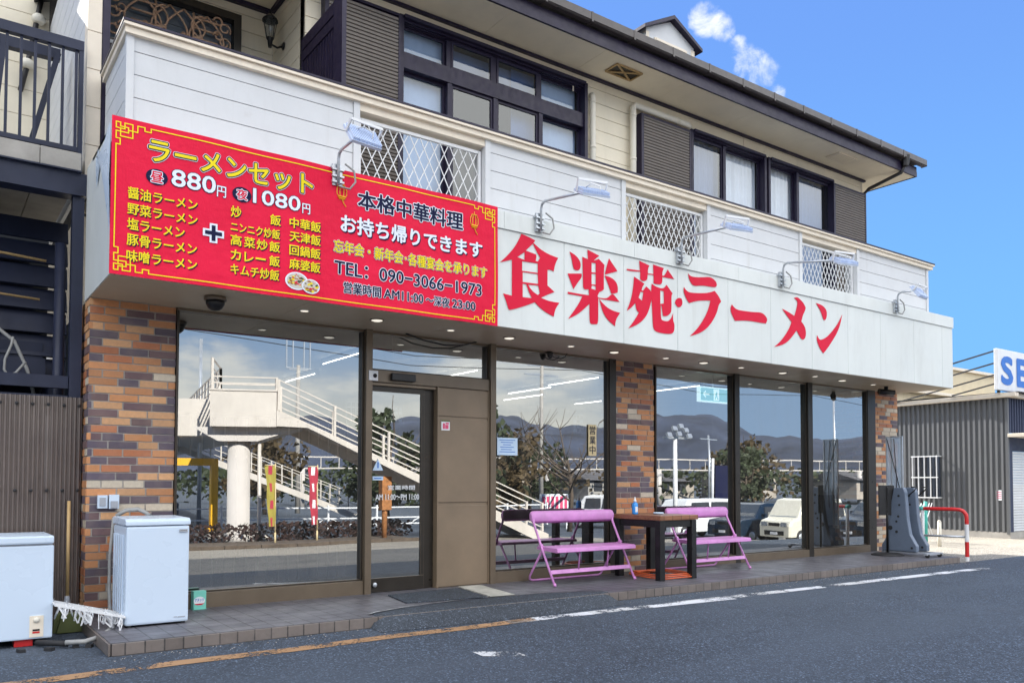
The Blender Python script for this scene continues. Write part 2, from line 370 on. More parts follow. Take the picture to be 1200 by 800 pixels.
# ------------------------------------------------------------------ mesh building
LOC = {}
class MB:
    """collects shapes in world coordinates; build() links them as ONE mesh object"""
    def __init__(s): s.v = []; s.f = []; s.mi = []; s.cur = 0; s.sm = []; s.col = []
    def m(s, i): s.cur = i; return s
    def face(s, idx, smooth=False): s.f.append(tuple(idx)); s.mi.append(s.cur); s.sm.append(smooth)
    def pts(s, P):
        b = len(s.v); s.v += [tuple(p) for p in P]; return b
    def box(s, x0, x1, y0, y1, z0, z1):
        b = s.pts([(x, y, z) for x in (x0, x1) for y in (y0, y1) for z in (z0, z1)])
        for q in ((0, 1, 3, 2), (4, 6, 7, 5), (0, 4, 5, 1), (2, 3, 7, 6), (0, 2, 6, 4), (1, 5, 7, 3)): s.face([b + i for i in q])
        return s
    def obox(s, c, half, R):
        c = Vector(c); R = R.to_3x3() if hasattr(R, 'to_3x3') else R
        b = s.pts([c + R @ Vector((x * half[0], y * half[1], z * half[2])) for x in (-1, 1) for y in (-1, 1) for z in (-1, 1)])
        for q in ((0, 1, 3, 2), (4, 6, 7, 5), (0, 4, 5, 1), (2, 3, 7, 6), (0, 2, 6, 4), (1, 5, 7, 3)): s.face([b + i for i in q])
        return s
    def bar(s, p, q, wx, wz=None, up=(0, 0, 1)):
        """square bar from p to q"""
        p, q = Vector(p), Vector(q); wz = wz or wx; d = (q - p); ln = d.length; d.normalize()
        up = Vector(up)
        if abs(d.dot(up)) > .98: up = Vector((0, 1, 0))
        x = d.cross(up).normalized(); z = x.cross(d).normalized()
        R = Matrix((x, d, z)).transposed()
        return s.obox((p + q) / 2, (wx / 2, ln / 2, wz / 2), R)
    def tube(s, P, r, n=8, cyclic=False, caps=True, smooth=True):
        P = [Vector(p) for p in P]; R = r if isinstance(r, (list, tuple)) else [r] * len(P)
        N_ = len(P); rings = []; prev = None
        for i, p in enumerate(P):
            a = P[(i - 1) % N_] if (i > 0 or cyclic) else p; c = P[(i + 1) % N_] if (i < N_ - 1 or cyclic) else p
            t = (c - a).normalized()
            if prev is None:
                u = t.cross(Vector((0, 0, 1)))
                if u.length < .05: u = t.cross(Vector((1, 0, 0)))
            else: u = prev - t * prev.dot(t)
            u.normalize(); prev = u; v = t.cross(u)
            rings.append(s.pts([p + (u * math.cos(2 * PI * j / n) + v * math.sin(2 * PI * j / n)) * R[i] for j in range(n)]))
        for i in range(N_ if cyclic else N_ - 1):
            a, b = rings[i], rings[(i + 1) % N_]
            for j in range(n): s.face((a + j, a + (j + 1) % n, b + (j + 1) % n, b + j), smooth)
        if caps and not cyclic:
            s.face([rings[0] + j for j in range(n)][::-1]); s.face([rings[-1] + j for j in range(n)])
        return s
    def cyl(s, p, q, r, r2=None, n=20): return s.tube([p, q], [r, r if r2 is None else r2], n)
    def lathe(s, c, prof, n=24, axis='z'):
        rings = []
        for r, h in prof:
            ring = []
            for j in range(n):
                a = 2 * PI * j / n; x, y = r * math.cos(a), r * math.sin(a)
                ring.append({'z': (c[0] + x, c[1] + y, c[2] + h), 'y': (c[0] + x, c[1] + h, c[2] + y), 'x': (c[0] + h, c[1] + x, c[2] + y)}[axis])
            rings.append(s.pts(ring))
        for a, b in zip(rings, rings[1:]):
            for j in range(n): s.face((a + j, a + (j + 1) % n, b + (j + 1) % n, b + j), True)
        s.face([rings[0] + j for j in range(n)][::-1]); s.face([rings[-1] + j for j in range(n)]); return s
    def prism(s, poly, a0, a1, axis='y'):
        """poly in the two other axes, extruded along axis from a0 to a1"""
        def P(u, v, a): return {'y': (u, a, v), 'x': (a, u, v), 'z': (u, v, a)}[axis]
        n = len(poly); b0 = s.pts([P(u, v, a0) for u, v in poly]); b1 = s.pts([P(u, v, a1) for u, v in poly])
        s.face([b0 + i for i in range(n)]); s.face([b1 + i for i in range(n)][::-1])
        for i in range(n): s.face((b0 + i, b1 + i, b1 + (i + 1) % n, b0 + (i + 1) % n))
        return s
    def quad(s, a, b, c, d): k_ = s.pts([a, b, c, d]); s.face((k_, k_ + 1, k_ + 2, k_ + 3)); return s
    def build(s, name, mats, parent=None, bevel=0, label=None, smooth_all=False):
        me = bpy.data.meshes.new(name)
        off = LOC.get(parent.name, Vector()) if parent is not None else Vector()
        V = [Vector(v) - off for v in s.v]
        me.from_pydata(V, [], s.f); me.update()
        mats = mats if isinstance(mats, (list, tuple)) else [mats]
        for m_ in mats: me.materials.append(MATS[m_])
        for p, i, sm in zip(me.polygons, s.mi, s.sm): p.material_index = i; p.use_smooth = sm or smooth_all
        bm = bmesh.new(); bm.from_mesh(me)
        bmesh.ops.recalc_face_normals(bm, faces=bm.faces)
        if bevel: bmesh.ops.bevel(bm, geom=list(bm.edges), offset=bevel, segments=2, profile=.6, affect='EDGES', clamp_overlap=True)
        bm.to_mesh(me); bm.free()
        if s.col:
            ca = me.color_attributes.new('bcol', 'FLOAT_COLOR', 'CORNER')
            for p in me.polygons:
                for li in p.loop_indices: ca.data[li].color = (*s.col[p.index], 1)
        o = bpy.data.objects.new(name, me); C.objects.link(o)
        if parent is not None: o.parent = parent; LOC[o.name] = off.copy()
        else: LOC[o.name] = Vector()
        if label: o['label'] = label
        return o
def tag(o, label, cat, group=None, kind=None):
    o['label'] = label; o['category'] = cat
    if group: o['group'] = group
    if kind: o['kind'] = kind
    return o
def struct(o): o['kind'] = 'structure'; return o
def thing(name, label, cat, loc=(0, 0, 0), group=None):
    o = bpy.data.objects.new(name, None); C.objects.link(o); o.location = loc; o.empty_display_size = .2
    LOC[o.name] = Vector(loc); return tag(o, label, cat, group)
def dup(root, loc, label, rotz=0):
    """copy of a thing with copies of its parts and sub-parts"""
    def cp(o, parent):
        c = o.copy(); C.objects.link(c); c.parent = parent
        for ch in o.children: cp(ch, c)
        return c
    r = cp(root, None); r.location = loc; r.rotation_euler = (0, 0, rotz); r['label'] = label; LOC[r.name] = Vector(loc); return r

# ------------------------------------------------------------------ lettering
_tc = {}
def glyph_mesh(text):
    key = text
    if key in _tc: return _tc[key]
    cu = bpy.data.curves.new('t', 'FONT'); cu.body = text; cu.size = 1; cu.resolution_u = 3
    ob = bpy.data.objects.new('t', cu); C.objects.link(ob)
    dg = bpy.context.evaluated_depsgraph_get(); ev = ob.evaluated_get(dg); me = ev.to_mesh()
    V = [(v.co.x, v.co.y) for v in me.vertices]; F = [tuple(p.vertices) for p in me.polygons]
    ev.to_mesh_clear(); bpy.data.objects.remove(ob); bpy.data.curves.remove(cu)
    _tc[key] = (V, F); return V, F
def put_text(mb, text, x0, z0, w_, h_, y, off=0.0, mi=None):
    """lettering that fills the box (x0,z0,w,h) on a plane of constant y, read from -y"""
    V, F = glyph_mesh(text)
    xs = [v[0] for v in V]; ys = [v[1] for v in V]
    sx_ = w_ / (max(xs) - min(xs)); sz_ = h_ / (max(ys) - min(ys))
    if mi is not None: mb.m(mi)
    em = min(sx_, sz_); nn_ = 1 if off < .004 else (6 if off < .03 else (10 if off < .055 else 14))
    for q in range(nn_):                                              # strokes thickened by shifted copies, each a hair behind the last
        du, dv = (off * em * math.cos(q * 2 * PI / nn_), off * em * math.sin(q * 2 * PI / nn_)) if nn_ > 1 else (0, 0)
        b = mb.pts([(x0 + (u - min(xs)) * sx_ + du, y + .00003 * q, z0 + (v - min(ys)) * sz_ + dv) for u, v in V])
        for f in F: mb.face([b + i for i in f])
def contour_mesh(mb, contours, y):
    """filled outline with holes (even-odd) on a plane of constant y"""
    cu = bpy.data.curves.new('c', 'CURVE'); cu.dimensions = '2D'; cu.fill_mode = 'BOTH'
    for c in contours:
        sp = cu.splines.new('POLY'); sp.points.add(len(c) - 1); sp.use_cyclic_u = True
        for p, (u, v) in zip(sp.points, c): p.co = (u, v, 0, 1)
    ob = bpy.data.objects.new('c', cu); C.objects.link(ob)
    dg = bpy.context.evaluated_depsgraph_get(); ev = ob.evaluated_get(dg); me = ev.to_mesh()
    b = mb.pts([(v.co.x, y, v.co.y) for v in me.vertices])
    for p in me.polygons: mb.face([b + i for i in p.vertices])
    ev.to_mesh_clear(); bpy.data.objects.remove(ob); bpy.data.curves.remove(cu)
def smooth_contour(c, it=1):
    """round soft brush corners but keep sharp tips"""
    for _ in range(it):
        o = []; n = len(c)
        for i in range(n):
            a, b, d = Vector(c[i - 1]), Vector(c[i]), Vector(c[(i + 1) % n])
            ang = (a - b).angle(d - b, PI) if (a - b).length > 1e-6 and (d - b).length > 1e-6 else PI
            if ang > math.radians(128): o += [tuple(b.lerp(a, .25)), tuple(b.lerp(d, .25))]
            else: o.append(tuple(b))
        c = o
    return c
# ================================================================== ground
def gz(y):
    return 0.0 if y >= 6.28 else (-.05 * (6.28 - y) if y > -5.72 else -.6)
def gxy(x, y):
    return gz(y) - .6 * min(1, max(0, (x - 17) / 9)) * min(1, max(0, (6.28 - y) / 4))
g = MB(); ys = [-4000, -600, -60, -12, -7.2, -5.72, -3.2, 2.28, 6.28, 12, 60, 600, 4000]; xs = [-4000, -500, -40, 1.0, 13.0, 17, 26, 40, 500, 4000]
idx = {}
for i, x in enumerate(xs):
    for j, y in enumerate(ys): idx[i, j] = g.pts([(x, y, gxy(x, y))])
for i in range(len(xs) - 1):
    for j in range(len(ys) - 1):
        g.m(1 if (-7.3 < ys[j] < -3.1 or (xs[i] > 12 and ys[j] > 6)) else 0).face((idx[i, j], idx[i + 1, j], idx[i + 1, j + 1], idx[i, j + 1]))  # sunlit strip of the lot and lit ground at right painted paler
struct(g.build('ground', ['asphalt', 'sunlit_asphalt']))
# tiled step along the shop front
p = MB(); p.m(0).box(1.08, 12.95, 6.30, 7.74, -.06, .09)
struct(p.build('step_platform', ['step_tile'], bevel=.006))
p = MB(); p.m(0).box(1.085, 12.945, 6.28, 6.297, -.06, .087)
p.m(1).box(1.062, 1.077, 6.285, 7.74, -.06, .087); p.box(12.953, 12.968, 6.285, 7.74, -.06, .087)
struct(p.build('step_kerb', ['kerb_tile', 'kerb_tile_end'], bevel=.003))
# asphalt ramp up to the door
r = MB(); nx, ny = 40, 16
for i in range(nx + 1):
    x = 3.05 + 2.75 * i / nx; e = math.sin(PI * i / nx) ** .55
    yt = 6.30 + .36 * e + .015 * noise.noise((x * 4, 0, 3)); yb = 6.10 - .06 * e
    for j in range(ny + 1):
        t = j / ny; y = yb + (yt - yb) * t
        top = .096; z = gz(yb) + .003 + (top - gz(yb) - .003) * min(1, (y - yb) / max(.05, (6.31 - yb))) ** 1.0
        z = min(z, top + .004 * (1 - t)) if e > .02 else gz(y) + .003
        if y < 6.30: z = z * min(1, e * 3) + (gz(y) + .003) * (1 - min(1, e * 3))
        r.pts([(x, y, z)])
for i in range(nx):
    for j in range(ny):
        a = i * (ny + 1) + j; r.face((a, a + ny + 1, a + ny + 2, a + 1), True)
struct(r.build('asphalt_ramp', 'asphalt_patch'))
r = MB(); prev = None
for i in range(1, 61):                                                # pale worn lip of the ramp
    x = 3.05 + 2.75 * i / 61; e = math.sin(PI * i / 61) ** .55; yt = 6.30 + .36 * e + .015 * noise.noise((x * 4, 0, 3)); wl = .05 + .05 * abs(noise.noise((x * 7, 1, 0)))
    a = r.pts([(x, yt - .004, .1045), (x, yt + wl, .0945)])
    if prev is not None: r.face((prev, a, a + 1, prev + 1))
    prev = a
struct(r.build('ramp_edge', 'pale_lip'))
# worn parking line and paint flecks
def strip(name, pts, w0, mat, dz=.004):
    m = MB(); prev = None
    for x, y in pts:
        a = m.pts([(x, y - w0 / 2, gz(y - w0 / 2) + dz), (x, y + w0 / 2, gz(y + w0 / 2) + dz)])
        if prev is not None: m.face((prev, a, a + 1, prev + 1))
        prev = a
    return struct(m.build(name, mat))
strip('parking_line', [(-.6 + 5.15 * t / 20, 5.86 + .012 * math.sin(t) + .004 * t) for t in range(21)], .125, 'worn_orange')
strip('parking_line', [(4.2 + 8.5 * t / 20, 5.94 - .0085 * t) for t in range(21)], .125, 'worn_white')
for pts in ([(4.50 + .065 * t, 5.945 - .004 * t) for t in range(11)], [(5.9 + .12 * t, 5.885 - .006 * t) for t in range(11)], [(8.1 + .13 * t, 5.86 - .004 * t) for t in range(6)], [(9.6 + .3 * t, 5.845 - .006 * t) for t in range(10)]):
    strip('parking_line', pts, .115, 'worn_strong', .0048)
strip('paint_fleck', [(3.36 + .03 * t, 5.14 - .018 * t) for t in range(11)], .16, 'worn_white', .0045)
strip('paint_fleck', [(3.95 + .02 * t, 6.03 + .004 * t) for t in range(12)], .13, 'worn_faint', .0045)
strip('paint_fleck', [(7.2 + .5 * t, 5.25 - .14 * t) for t in range(8)], .05, 'worn_faint', .0045)
strip('paint_fleck', [(12.2 + .5 * t, 5.72 - .05 * t) for t in range(9)], .07, 'worn_faint', .0045)
rnd = random.Random(31); m = MB()                                     # grit gathered along the step
for i in range(420):
    x = rnd.uniform(1.0, 13.2); y = 6.265 - abs(rnd.gauss(0, .10)); r_ = rnd.uniform(.0015, .0045); m.obox((x, y, gz(y) + r_ * .5), (r_, r_ * rnd.uniform(.5, 1), r_ * .6), Matrix.Rotation(rnd.uniform(0, 3), 3, 'Z'))
o = m.build('grit', 'mortar'); tag(o, 'loose grit gathered along the foot of the tiled step', 'grit', kind='stuff')

# ================================================================== the shop building
B = thing('ramen_shop_building', 'two storey white sided ramen shop with brick pillars, mirrored windows and long sign band', 'building', (1.10, 7.65, 0))

PAL = [((.53, .225, .085), 40), ((.44, .15, .06), 14), ((.60, .32, .15), 19), ((.088, .070, .10), 21), ((.125, .072, .08), 12), ((.60, .52, .40), 8)]
def brick_face(mb, x0, x1, y, z0, z1, seed, axis='x', sgn=-1, cour=.0672, pale=1.0):
    """courses of brick tiles on a mortar face; axis x = wall facing -y, axis y = wall facing -x"""
    rnd = random.Random(seed); pal = [c for c, _ in PAL]; wt = [w_ for _, w_ in PAL]; wt[5] *= pale
    n = int(round((z1 - z0) / cour)); hh = (z1 - z0) / n
    for k_ in range(n):
        z = z0 + k_ * hh; x = x0 + (-.12 if k_ % 2 else 0) + rnd.uniform(-.008, .008)
        while x < x1 - .005:
            wd = .228 if rnd.random() < .72 else .165
            a, b = max(x, x0) + .004, min(x + wd, x1) - .004
            x += wd + .005
            if b - a < .03: continue
            if rnd.random() < .16 and (z - z0) / (z1 - z0) < .75: c = pal[rnd.choice((3, 3, 4))]
            else: c = rnd.choices(pal, wt)[0]
            up = .75 + .25 * min(1, (1 - (z - z0) / (z1 - z0)) * 3)
            v = rnd.uniform(.85, 1.18); c = tuple(min(.8, q * v) for q in c)
            d = rnd.uniform(.005, .009); nf = len(mb.f)
            if axis == 'x': mb.box(a, b, y - d, y + .02, z + .005, z + hh - .005)
            else: mb.box(y - d, y + .02, a, b, z + .005, z + hh - .005)
            mb.col += [c] * (len(mb.f) - nf)
def pillar(x0, x1, yb, seed, pale=1.0):
    core = MB(); core.box(x0 + .008, x1 - .008, 7.66, yb, 0, 2.768)
    o = core.build('brick_pillar', 'mortar', B)
    t = MB(); brick_face(t, x0, x1, 7.66, .02, 2.765, seed, pale=pale)
    brick_face(t, 7.65, yb, x0 + .008, .02, 2.765, seed + 1, 'y', pale=pale)
    t.build('brick_tiles', 'brick', o)
pillar(1.10, 1.80, 8.3, 3); pillar(7.065, 7.77, 7.9, 14, .8); pillar(12.95, 13.69, 8.4, 25, 3.4)

# ground floor side and rear walls
m = MB(); m.box(1.12, 1.20, 8.3, 16, 0, 2.77); m.box(13.60, 13.68, 8.4, 16, 0, 2.77); m.box(1.2, 13.6, 15.92, 16, 0, 6.5)
m.build('side_wall', 'concrete', B)
# dining room seen through the glass
m = MB(); m.m(0).box(1.3, 13.55, 14.0, 14.1, 1.62, 2.9); m.m(1).box(1.3, 13.55, 13.97, 14.1, .05, 1.62)
m.m(0).box(1.22, 1.3, 8.3, 14.1, .05, 2.9); m.box(13.50, 13.58, 8.4, 14.1, 1.0, 2.9); m.m(1).box(13.47, 13.58, 8.4, 14.1, .05, 1.0)
m.build('dining_room_wall', ['interior_cream', 'interior_dark'], B)
m = MB(); m.box(1.3, 13.5, 7.75, 14.0, .03, .088); m.build('dining_room_floor', 'interior_floor', B)
m = MB(); m.box(1.3, 13.5, 7.76, 14.0, 2.86, 2.92); m.build('dining_room_ceiling', 'interior_cream', B)
# dark louvre blind behind the lower half of the first window
m = MB()
for i in range(17): m.obox((1.86 + i * .105, 7.98, 1.03), (.048, .004, .80), Matrix.Rotation(.25, 3, 'Z'))
m.box(1.82, 3.6, 7.96, 8.0, 1.83, 1.86)
m.build('louvre_blind', 'interior_dark', B)

# glazing: frame > pane
def window(x0, x1, z0, z1, sill=True):
    f = MB(); f.m(0)
    if sill: f.box(x0, x1, 7.60, 7.74, .085, z0)
    f.box(x0, x1, 7.63, 7.72, z1 - .03, z1)
    f.m(1).box(x0, x0 + .018, 7.63, 7.72, z0, z1 - .03).box(x1 - .018, x1, 7.63, 7.72, z0, z1 - .03).box(x0 + .018, x1 - .018, 7.645, 7.70, z0, z0 + .015)
    o = f.build('shop_window', ['bronze', 'bronze_dark'], B, bevel=.002)
    g_ = MB(); g_.quad((x0 + .018, 7.67, z0 + .012), (x1 - .018, 7.67, z0 + .012), (x1 - .018, 7.67, z1 - .03), (x0 + .018, 7.67, z1 - .03))
    g_.build('pane', 'shop_glass', o)
window(1.80, 3.608, .225, 2.77); window(3.682, 5.128, 2.365, 2.77, False); window(5.205, 6.95, .215, 2.77)
window(7.775, 9.325, .20, 2.77); window(9.432, 11.045, .20, 2.77); window(11.165, 12.715, .20, 2.77)
for x0_, x1_, y0_, mt in ((3.61, 3.68, 7.575, 'bronze'), (5.13, 5.203, 7.575, 'bronze'), (6.952, 7.062, 7.615, 'bronze_dark'), (12.717, 12.945, 7.62, 'bronze_dark'), (9.327, 9.43, 7.60, 'bronze_dark'), (11.047, 11.163, 7.60, 'bronze_dark')):
    f = MB(); f.box(x0_, x1_, y0_, 7.74, .085, 2.768); f.build('mullion', mt, B, bevel=.003)
# automatic door, its header and the bronze wall panel beside it
d = MB(); d.m(1).box(3.683, 4.33, 7.655, 7.70, .095, .235).box(3.683, 4.33, 7.655, 7.70, 2.15, 2.205).box(3.683, 3.715, 7.655, 7.70, .235, 2.15).box(4.288, 4.33, 7.655, 7.70, .235, 2.15)
d.m(0).box(3.683, 5.128, 7.60, 7.74, 2.24, 2.362).m(1).box(4.335, 4.455, 7.68, 7.73, .09, 2.238).m(2).box(3.683, 4.455, 7.625, 7.73, 2.207, 2.238)
do = d.build('automatic_door', ['bronze', 'bronze_dark', 'bronze_panel'], B, bevel=.002)
g_ = MB(); g_.quad((3.715, 7.67, .235), (4.288, 7.67, .235), (4.288, 7.67, 2.15), (3.715, 7.67, 2.15)); g_.build('pane', 'shop_glass', do)
g_ = MB(); g_.lathe((3.755, 7.645, .17), [(.012, .012), (.024, .012), (.026, -.006), (.018, -.012), (.001, -.013)], 16, 'y'); g_.build('lock', 'galvanised', do)
g_ = MB(); g_.m(0).box(3.635, 3.735, 7.565, 7.60, 2.245, 2.345); g_.m(1).lathe((3.70, 7.566, 2.295), [(.022, 0), (.02, -.012), (.001, -.016)], 12, 'y'); g_.build('push_button_box', ['white_metal', 'black_metal'], do, bevel=0)
g_ = MB(); g_.box(3.89, 4.165, 7.55, 7.599, 2.262, 2.338); g_.build('motion_sensor', 'black_metal', do, bevel=.008)
d = MB(); d.box(4.458, 5.128, 7.62, 7.73, .088, 2.238)
for a, b in ((.10, .965), (1.0, 1.905), (1.93, 2.225)): d.box(4.475, 5.112, 7.608, 7.62, a, b)
d.box(4.458, 4.474, 7.60, 7.62, .088, 2.238).box(5.113, 5.128, 7.60, 7.62, .088, 2.238)
d.build('door_side_panel', 'bronze_panel', B, bevel=.003)
d = MB(); put_text(d, '営業時間', 3.905, 1.135, .315, .048, 7.660, .012); put_text(d, 'AM 11:00〜PM 11:00', 3.765, 1.032, .505, .058, 7.660, .012)
d.build('opening_hours_lettering', 'paper', do)

# sign band over the windows
s = MB(); s.m(2).box(1.13, 13.66, 6.725, 7.60, 2.80, 3.90)
seam = [1.095, 1.98, 2.85, 3.72, 4.60, 5.468, 6.331, 7.198, 8.101, 8.948, 9.841, 10.698, 11.542, 12.485, 13.352, 13.69]
for a, b in zip(seam, seam[1:]): s.m(0).box(a + .0025, b - .0025, 6.70, 6.725, 2.772, 3.757)
for i in range(7): s.box(1.085 + i * 1.80, 1.085 + (i + 1) * 1.80 - .003 if i < 6 else 13.70, 6.685, 6.76, 3.76, 3.935)
s.box(1.095, 1.13, 6.727, 7.90, 2.772, 3.93).box(13.66, 13.69, 6.727, 7.90, 2.772, 3.93)
s.box(1.095, 13.69, 6.762, 7.60, 3.90, 3.93)
for i in range(8):
    a, b = 1.10 + i * 1.572, 1.10 + (i + 1) * 1.572
    s.m(1).box(a + .002, b - .002, 6.728, 7.648, 2.766, 2.80)
sb = s.build('sign_band', ['white_panel', 'brown_soffit', 'black_trim'], B)
GL = {'shoku':[[(4.903,3.75),(4.984,3.736),(5.081,3.712),(5.056,3.683),(5.147,3.631),(5.257,3.596),(5.385,3.579),(5.345,3.515),(5.324,3.426),(5.276,3.439),(5.241,3.429),(5.241,3.266),(5.334,3.212),(5.242,3.17),(5.155,3.127),(5.257,3.105),(5.401,3.105),(5.345,3.035),(5.324,2.95),(5.218,2.981),(5.132,3.026),(5.075,3.069),(4.932,3.007),(4.761,2.947),(4.741,2.956),(4.716,3.028),(4.676,3.107),(4.785,3.098),(4.784,3.465),(4.637,3.413),(4.707,3.477),(4.788,3.561),(4.848,3.645),(4.878,3.699)],[(5.05,3.673),(4.958,3.586),(5.092,3.568),(5.097,3.544),(5.085,3.499),(5.113,3.497),(5.144,3.543),(5.1,3.595)],[(4.943,3.569),(4.853,3.502),(4.943,3.486)],[(4.913,3.469),(5.113,3.478),(5.113,3.379),(4.913,3.371)],[(4.92,3.359),(5.113,3.366),(5.119,3.265),(4.92,3.257)],[(4.92,3.241),(4.965,3.24),(4.993,3.175),(5.036,3.107),(4.92,3.101)],[(4.99,3.239),(5.119,3.249),(5.132,3.207),(5.14,3.171),(5.116,3.149),(5.07,3.167),(5.023,3.198)]],'raku':[[(5.538,3.674),(5.62,3.649),(5.68,3.605),(5.699,3.55),(5.682,3.501),(5.642,3.483),(5.598,3.494),(5.58,3.543),(5.568,3.604)],[(5.512,3.433),(5.709,3.462),(5.712,3.425),(5.649,3.352),(5.593,3.277),(5.553,3.355)],[(6.104,3.691),(6.231,3.568),(6.042,3.501),(6.067,3.596)],[(6.038,3.491),(6.127,3.486),(6.207,3.45),(6.239,3.389),(6.232,3.328),(6.174,3.308),(6.136,3.303),(6.095,3.392)],[(5.946,3.224),(5.945,2.972),(5.93,2.941),(5.845,2.928),(5.818,2.951),(5.818,3.149),(5.747,3.088),(5.649,3.012),(5.519,2.948),(5.59,3.034),(5.672,3.136),(5.717,3.217),(5.514,3.216),(5.514,3.239),(5.649,3.237),(5.812,3.241),(5.808,3.305),(5.747,3.296),(5.727,3.317),(5.727,3.386),(5.717,3.646),(5.797,3.632),(5.79,3.736),(5.962,3.697),(5.923,3.668),(5.877,3.628),(5.954,3.661),(6.037,3.607),(6.027,3.525),(6.027,3.336),(5.993,3.31),(5.962,3.301),(5.935,3.252),(5.946,3.234),(6.071,3.237),(6.139,3.298),(6.171,3.302),(6.262,3.227),(6.079,3.224)],[(5.849,3.603),(5.908,3.606),(5.908,3.501),(5.849,3.498)],[(5.849,3.482),(5.908,3.487),(5.907,3.369),(5.849,3.367)],[(5.854,3.356),(5.91,3.354),(5.907,3.311),(5.843,3.319)],[(5.957,3.22),(6.063,3.145),(6.158,3.116),(6.27,3.106),(6.205,3.026),(6.192,2.947),(6.078,3.005),(6.008,3.085)]],'en':[[(6.372,3.617),(6.577,3.628),(6.565,3.739),(6.73,3.709),(6.704,3.668),(6.704,3.615),(6.793,3.62),(6.787,3.731),(6.965,3.715),(6.938,3.673),(6.938,3.623),(6.973,3.628),(7.027,3.709),(7.137,3.612),(6.938,3.608),(6.937,3.541),(6.911,3.515),(6.841,3.509),(6.794,3.515),(6.795,3.608),(6.7,3.603),(6.695,3.543),(6.661,3.52),(6.618,3.514),(6.581,3.527),(6.582,3.616),(6.485,3.604),(6.372,3.599)],[(6.484,3.545),(6.551,3.522),(6.649,3.487),(6.618,3.452),(6.601,3.407),(6.626,3.404),(6.677,3.461),(6.741,3.427),(6.754,3.407),(6.763,3.504),(6.841,3.478),(6.954,3.469),(7.008,3.527),(7.109,3.436),(7.087,3.418),(7.09,3.229),(7.059,3.188),(7.006,3.156),(6.947,3.151),(6.935,3.21),(6.923,3.271),(6.91,3.282),(6.912,3.12),(6.935,3.098),(7.032,3.096),(7.086,3.147),(7.116,3.21),(7.112,3.118),(7.139,3.084),(7.133,2.995),(7.093,2.959),(6.996,2.948),(6.838,2.952),(6.79,2.982),(6.778,3.054),(6.762,3.324),(6.722,3.196),(6.659,3.096),(6.549,3.01),(6.391,2.943),(6.482,3.038),(6.558,3.145),(6.525,3.165),(6.513,3.194),(6.503,3.247),(6.442,3.185),(6.371,3.142),(6.434,3.269),(6.471,3.419)],[(6.587,3.387),(6.63,3.387),(6.609,3.286),(6.554,3.315)],[(6.903,3.445),(6.96,3.444),(6.962,3.301),(6.903,3.287)],[(7.213,3.403),(7.259,3.397),(7.277,3.361),(7.267,3.315),(7.222,3.286),(7.176,3.293),(7.146,3.331),(7.159,3.371)]],'ra':[[(7.373,3.72),(7.397,3.696),(7.461,3.685),(7.607,3.702),(7.756,3.732),(7.831,3.715),(7.882,3.683),(7.89,3.644),(7.864,3.615),(7.755,3.611),(7.623,3.606),(7.468,3.576),(7.42,3.61),(7.385,3.661)],[(7.3,3.544),(7.335,3.51),(7.398,3.488),(7.556,3.502),(7.738,3.53),(7.847,3.572),(7.922,3.517),(7.968,3.455),(7.921,3.409),(7.895,3.326),(7.827,3.216),(7.717,3.102),(7.577,3.019),(7.399,2.964),(7.52,3.057),(7.635,3.182),(7.711,3.292),(7.753,3.387),(7.767,3.44),(7.621,3.424),(7.507,3.4),(7.391,3.361),(7.347,3.396),(7.307,3.457),(7.292,3.504)]],'bar':[[(8.169,3.449),(8.196,3.421),(8.267,3.39),(8.412,3.392),(8.595,3.4),(8.738,3.416),(8.811,3.395),(8.861,3.357),(8.865,3.32),(8.838,3.282),(8.708,3.279),(8.537,3.28),(8.369,3.267),(8.225,3.245),(8.178,3.302),(8.145,3.352),(8.143,3.401)]],'me':[[(9.431,3.694),(9.51,3.719),(9.572,3.698),(9.651,3.655),(9.698,3.598),(9.681,3.552),(9.632,3.487),(9.596,3.396),(9.646,3.363),(9.69,3.31),(9.7,3.233),(9.675,3.172),(9.619,3.147),(9.572,3.171),(9.525,3.224),(9.487,3.263),(9.4,3.177),(9.299,3.095),(9.176,3.035),(9.003,2.992),(9.131,3.073),(9.254,3.185),(9.34,3.29),(9.38,3.366),(9.311,3.415),(9.176,3.519),(9.305,3.495),(9.443,3.455),(9.491,3.557),(9.516,3.637),(9.501,3.674)]],'n':[[(9.929,3.691),(10.038,3.687),(10.137,3.658),(10.186,3.605),(10.185,3.545),(10.16,3.488),(10.114,3.474),(10.084,3.508),(10.036,3.598)],[(9.951,3.25),(9.999,3.196),(10.049,3.193),(10.18,3.245),(10.344,3.371),(10.471,3.494),(10.556,3.614),(10.512,3.474),(10.426,3.331),(10.3,3.197),(10.176,3.077),(10.091,3.01),(10.026,3.057),(9.968,3.128),(9.94,3.19)]]}
for n_, cs in GL.items():
    t = MB(); contour_mesh(t, [smooth_contour(c, 2) for c in cs], 6.694); t.build('lettering', 'lettering_red', sb)
# recessed lamps in the soffit
for i, (x, y, big) in enumerate([(2.766, 7.10, 0), (3.489, 7.10, 1), (4.33, 7.13, 0), (5.07, 7.14, 1), (5.945, 7.16, 0), (6.626, 7.18, 1), (7.465, 7.15, 0), (8.135, 7.13, 1), (8.891, 7.14, 0), (9.774, 7.13, 1), (10.48, 7.09, 0), (11.223, 7.13, 1), (12.092, 7.15, 0)]):
    R_ = .07 if big else .045
    l = MB(); l.lathe((x, y, 2.766), [(R_ * .82, .0), (R_, -.001), (R_, -.006), (R_ * .80, -.007)], 20); lo = l.build('downlight', 'bronze' if big else 'white_metal', B)
    l = MB(); l.lathe((x, y, 2.766), [(R_ * .78, -.0085), (R_ * .5, -.016 if big else -.010), (.001, -.018 if big else -.011)], 20); l.build('lens', 'downlight_lens', lo)

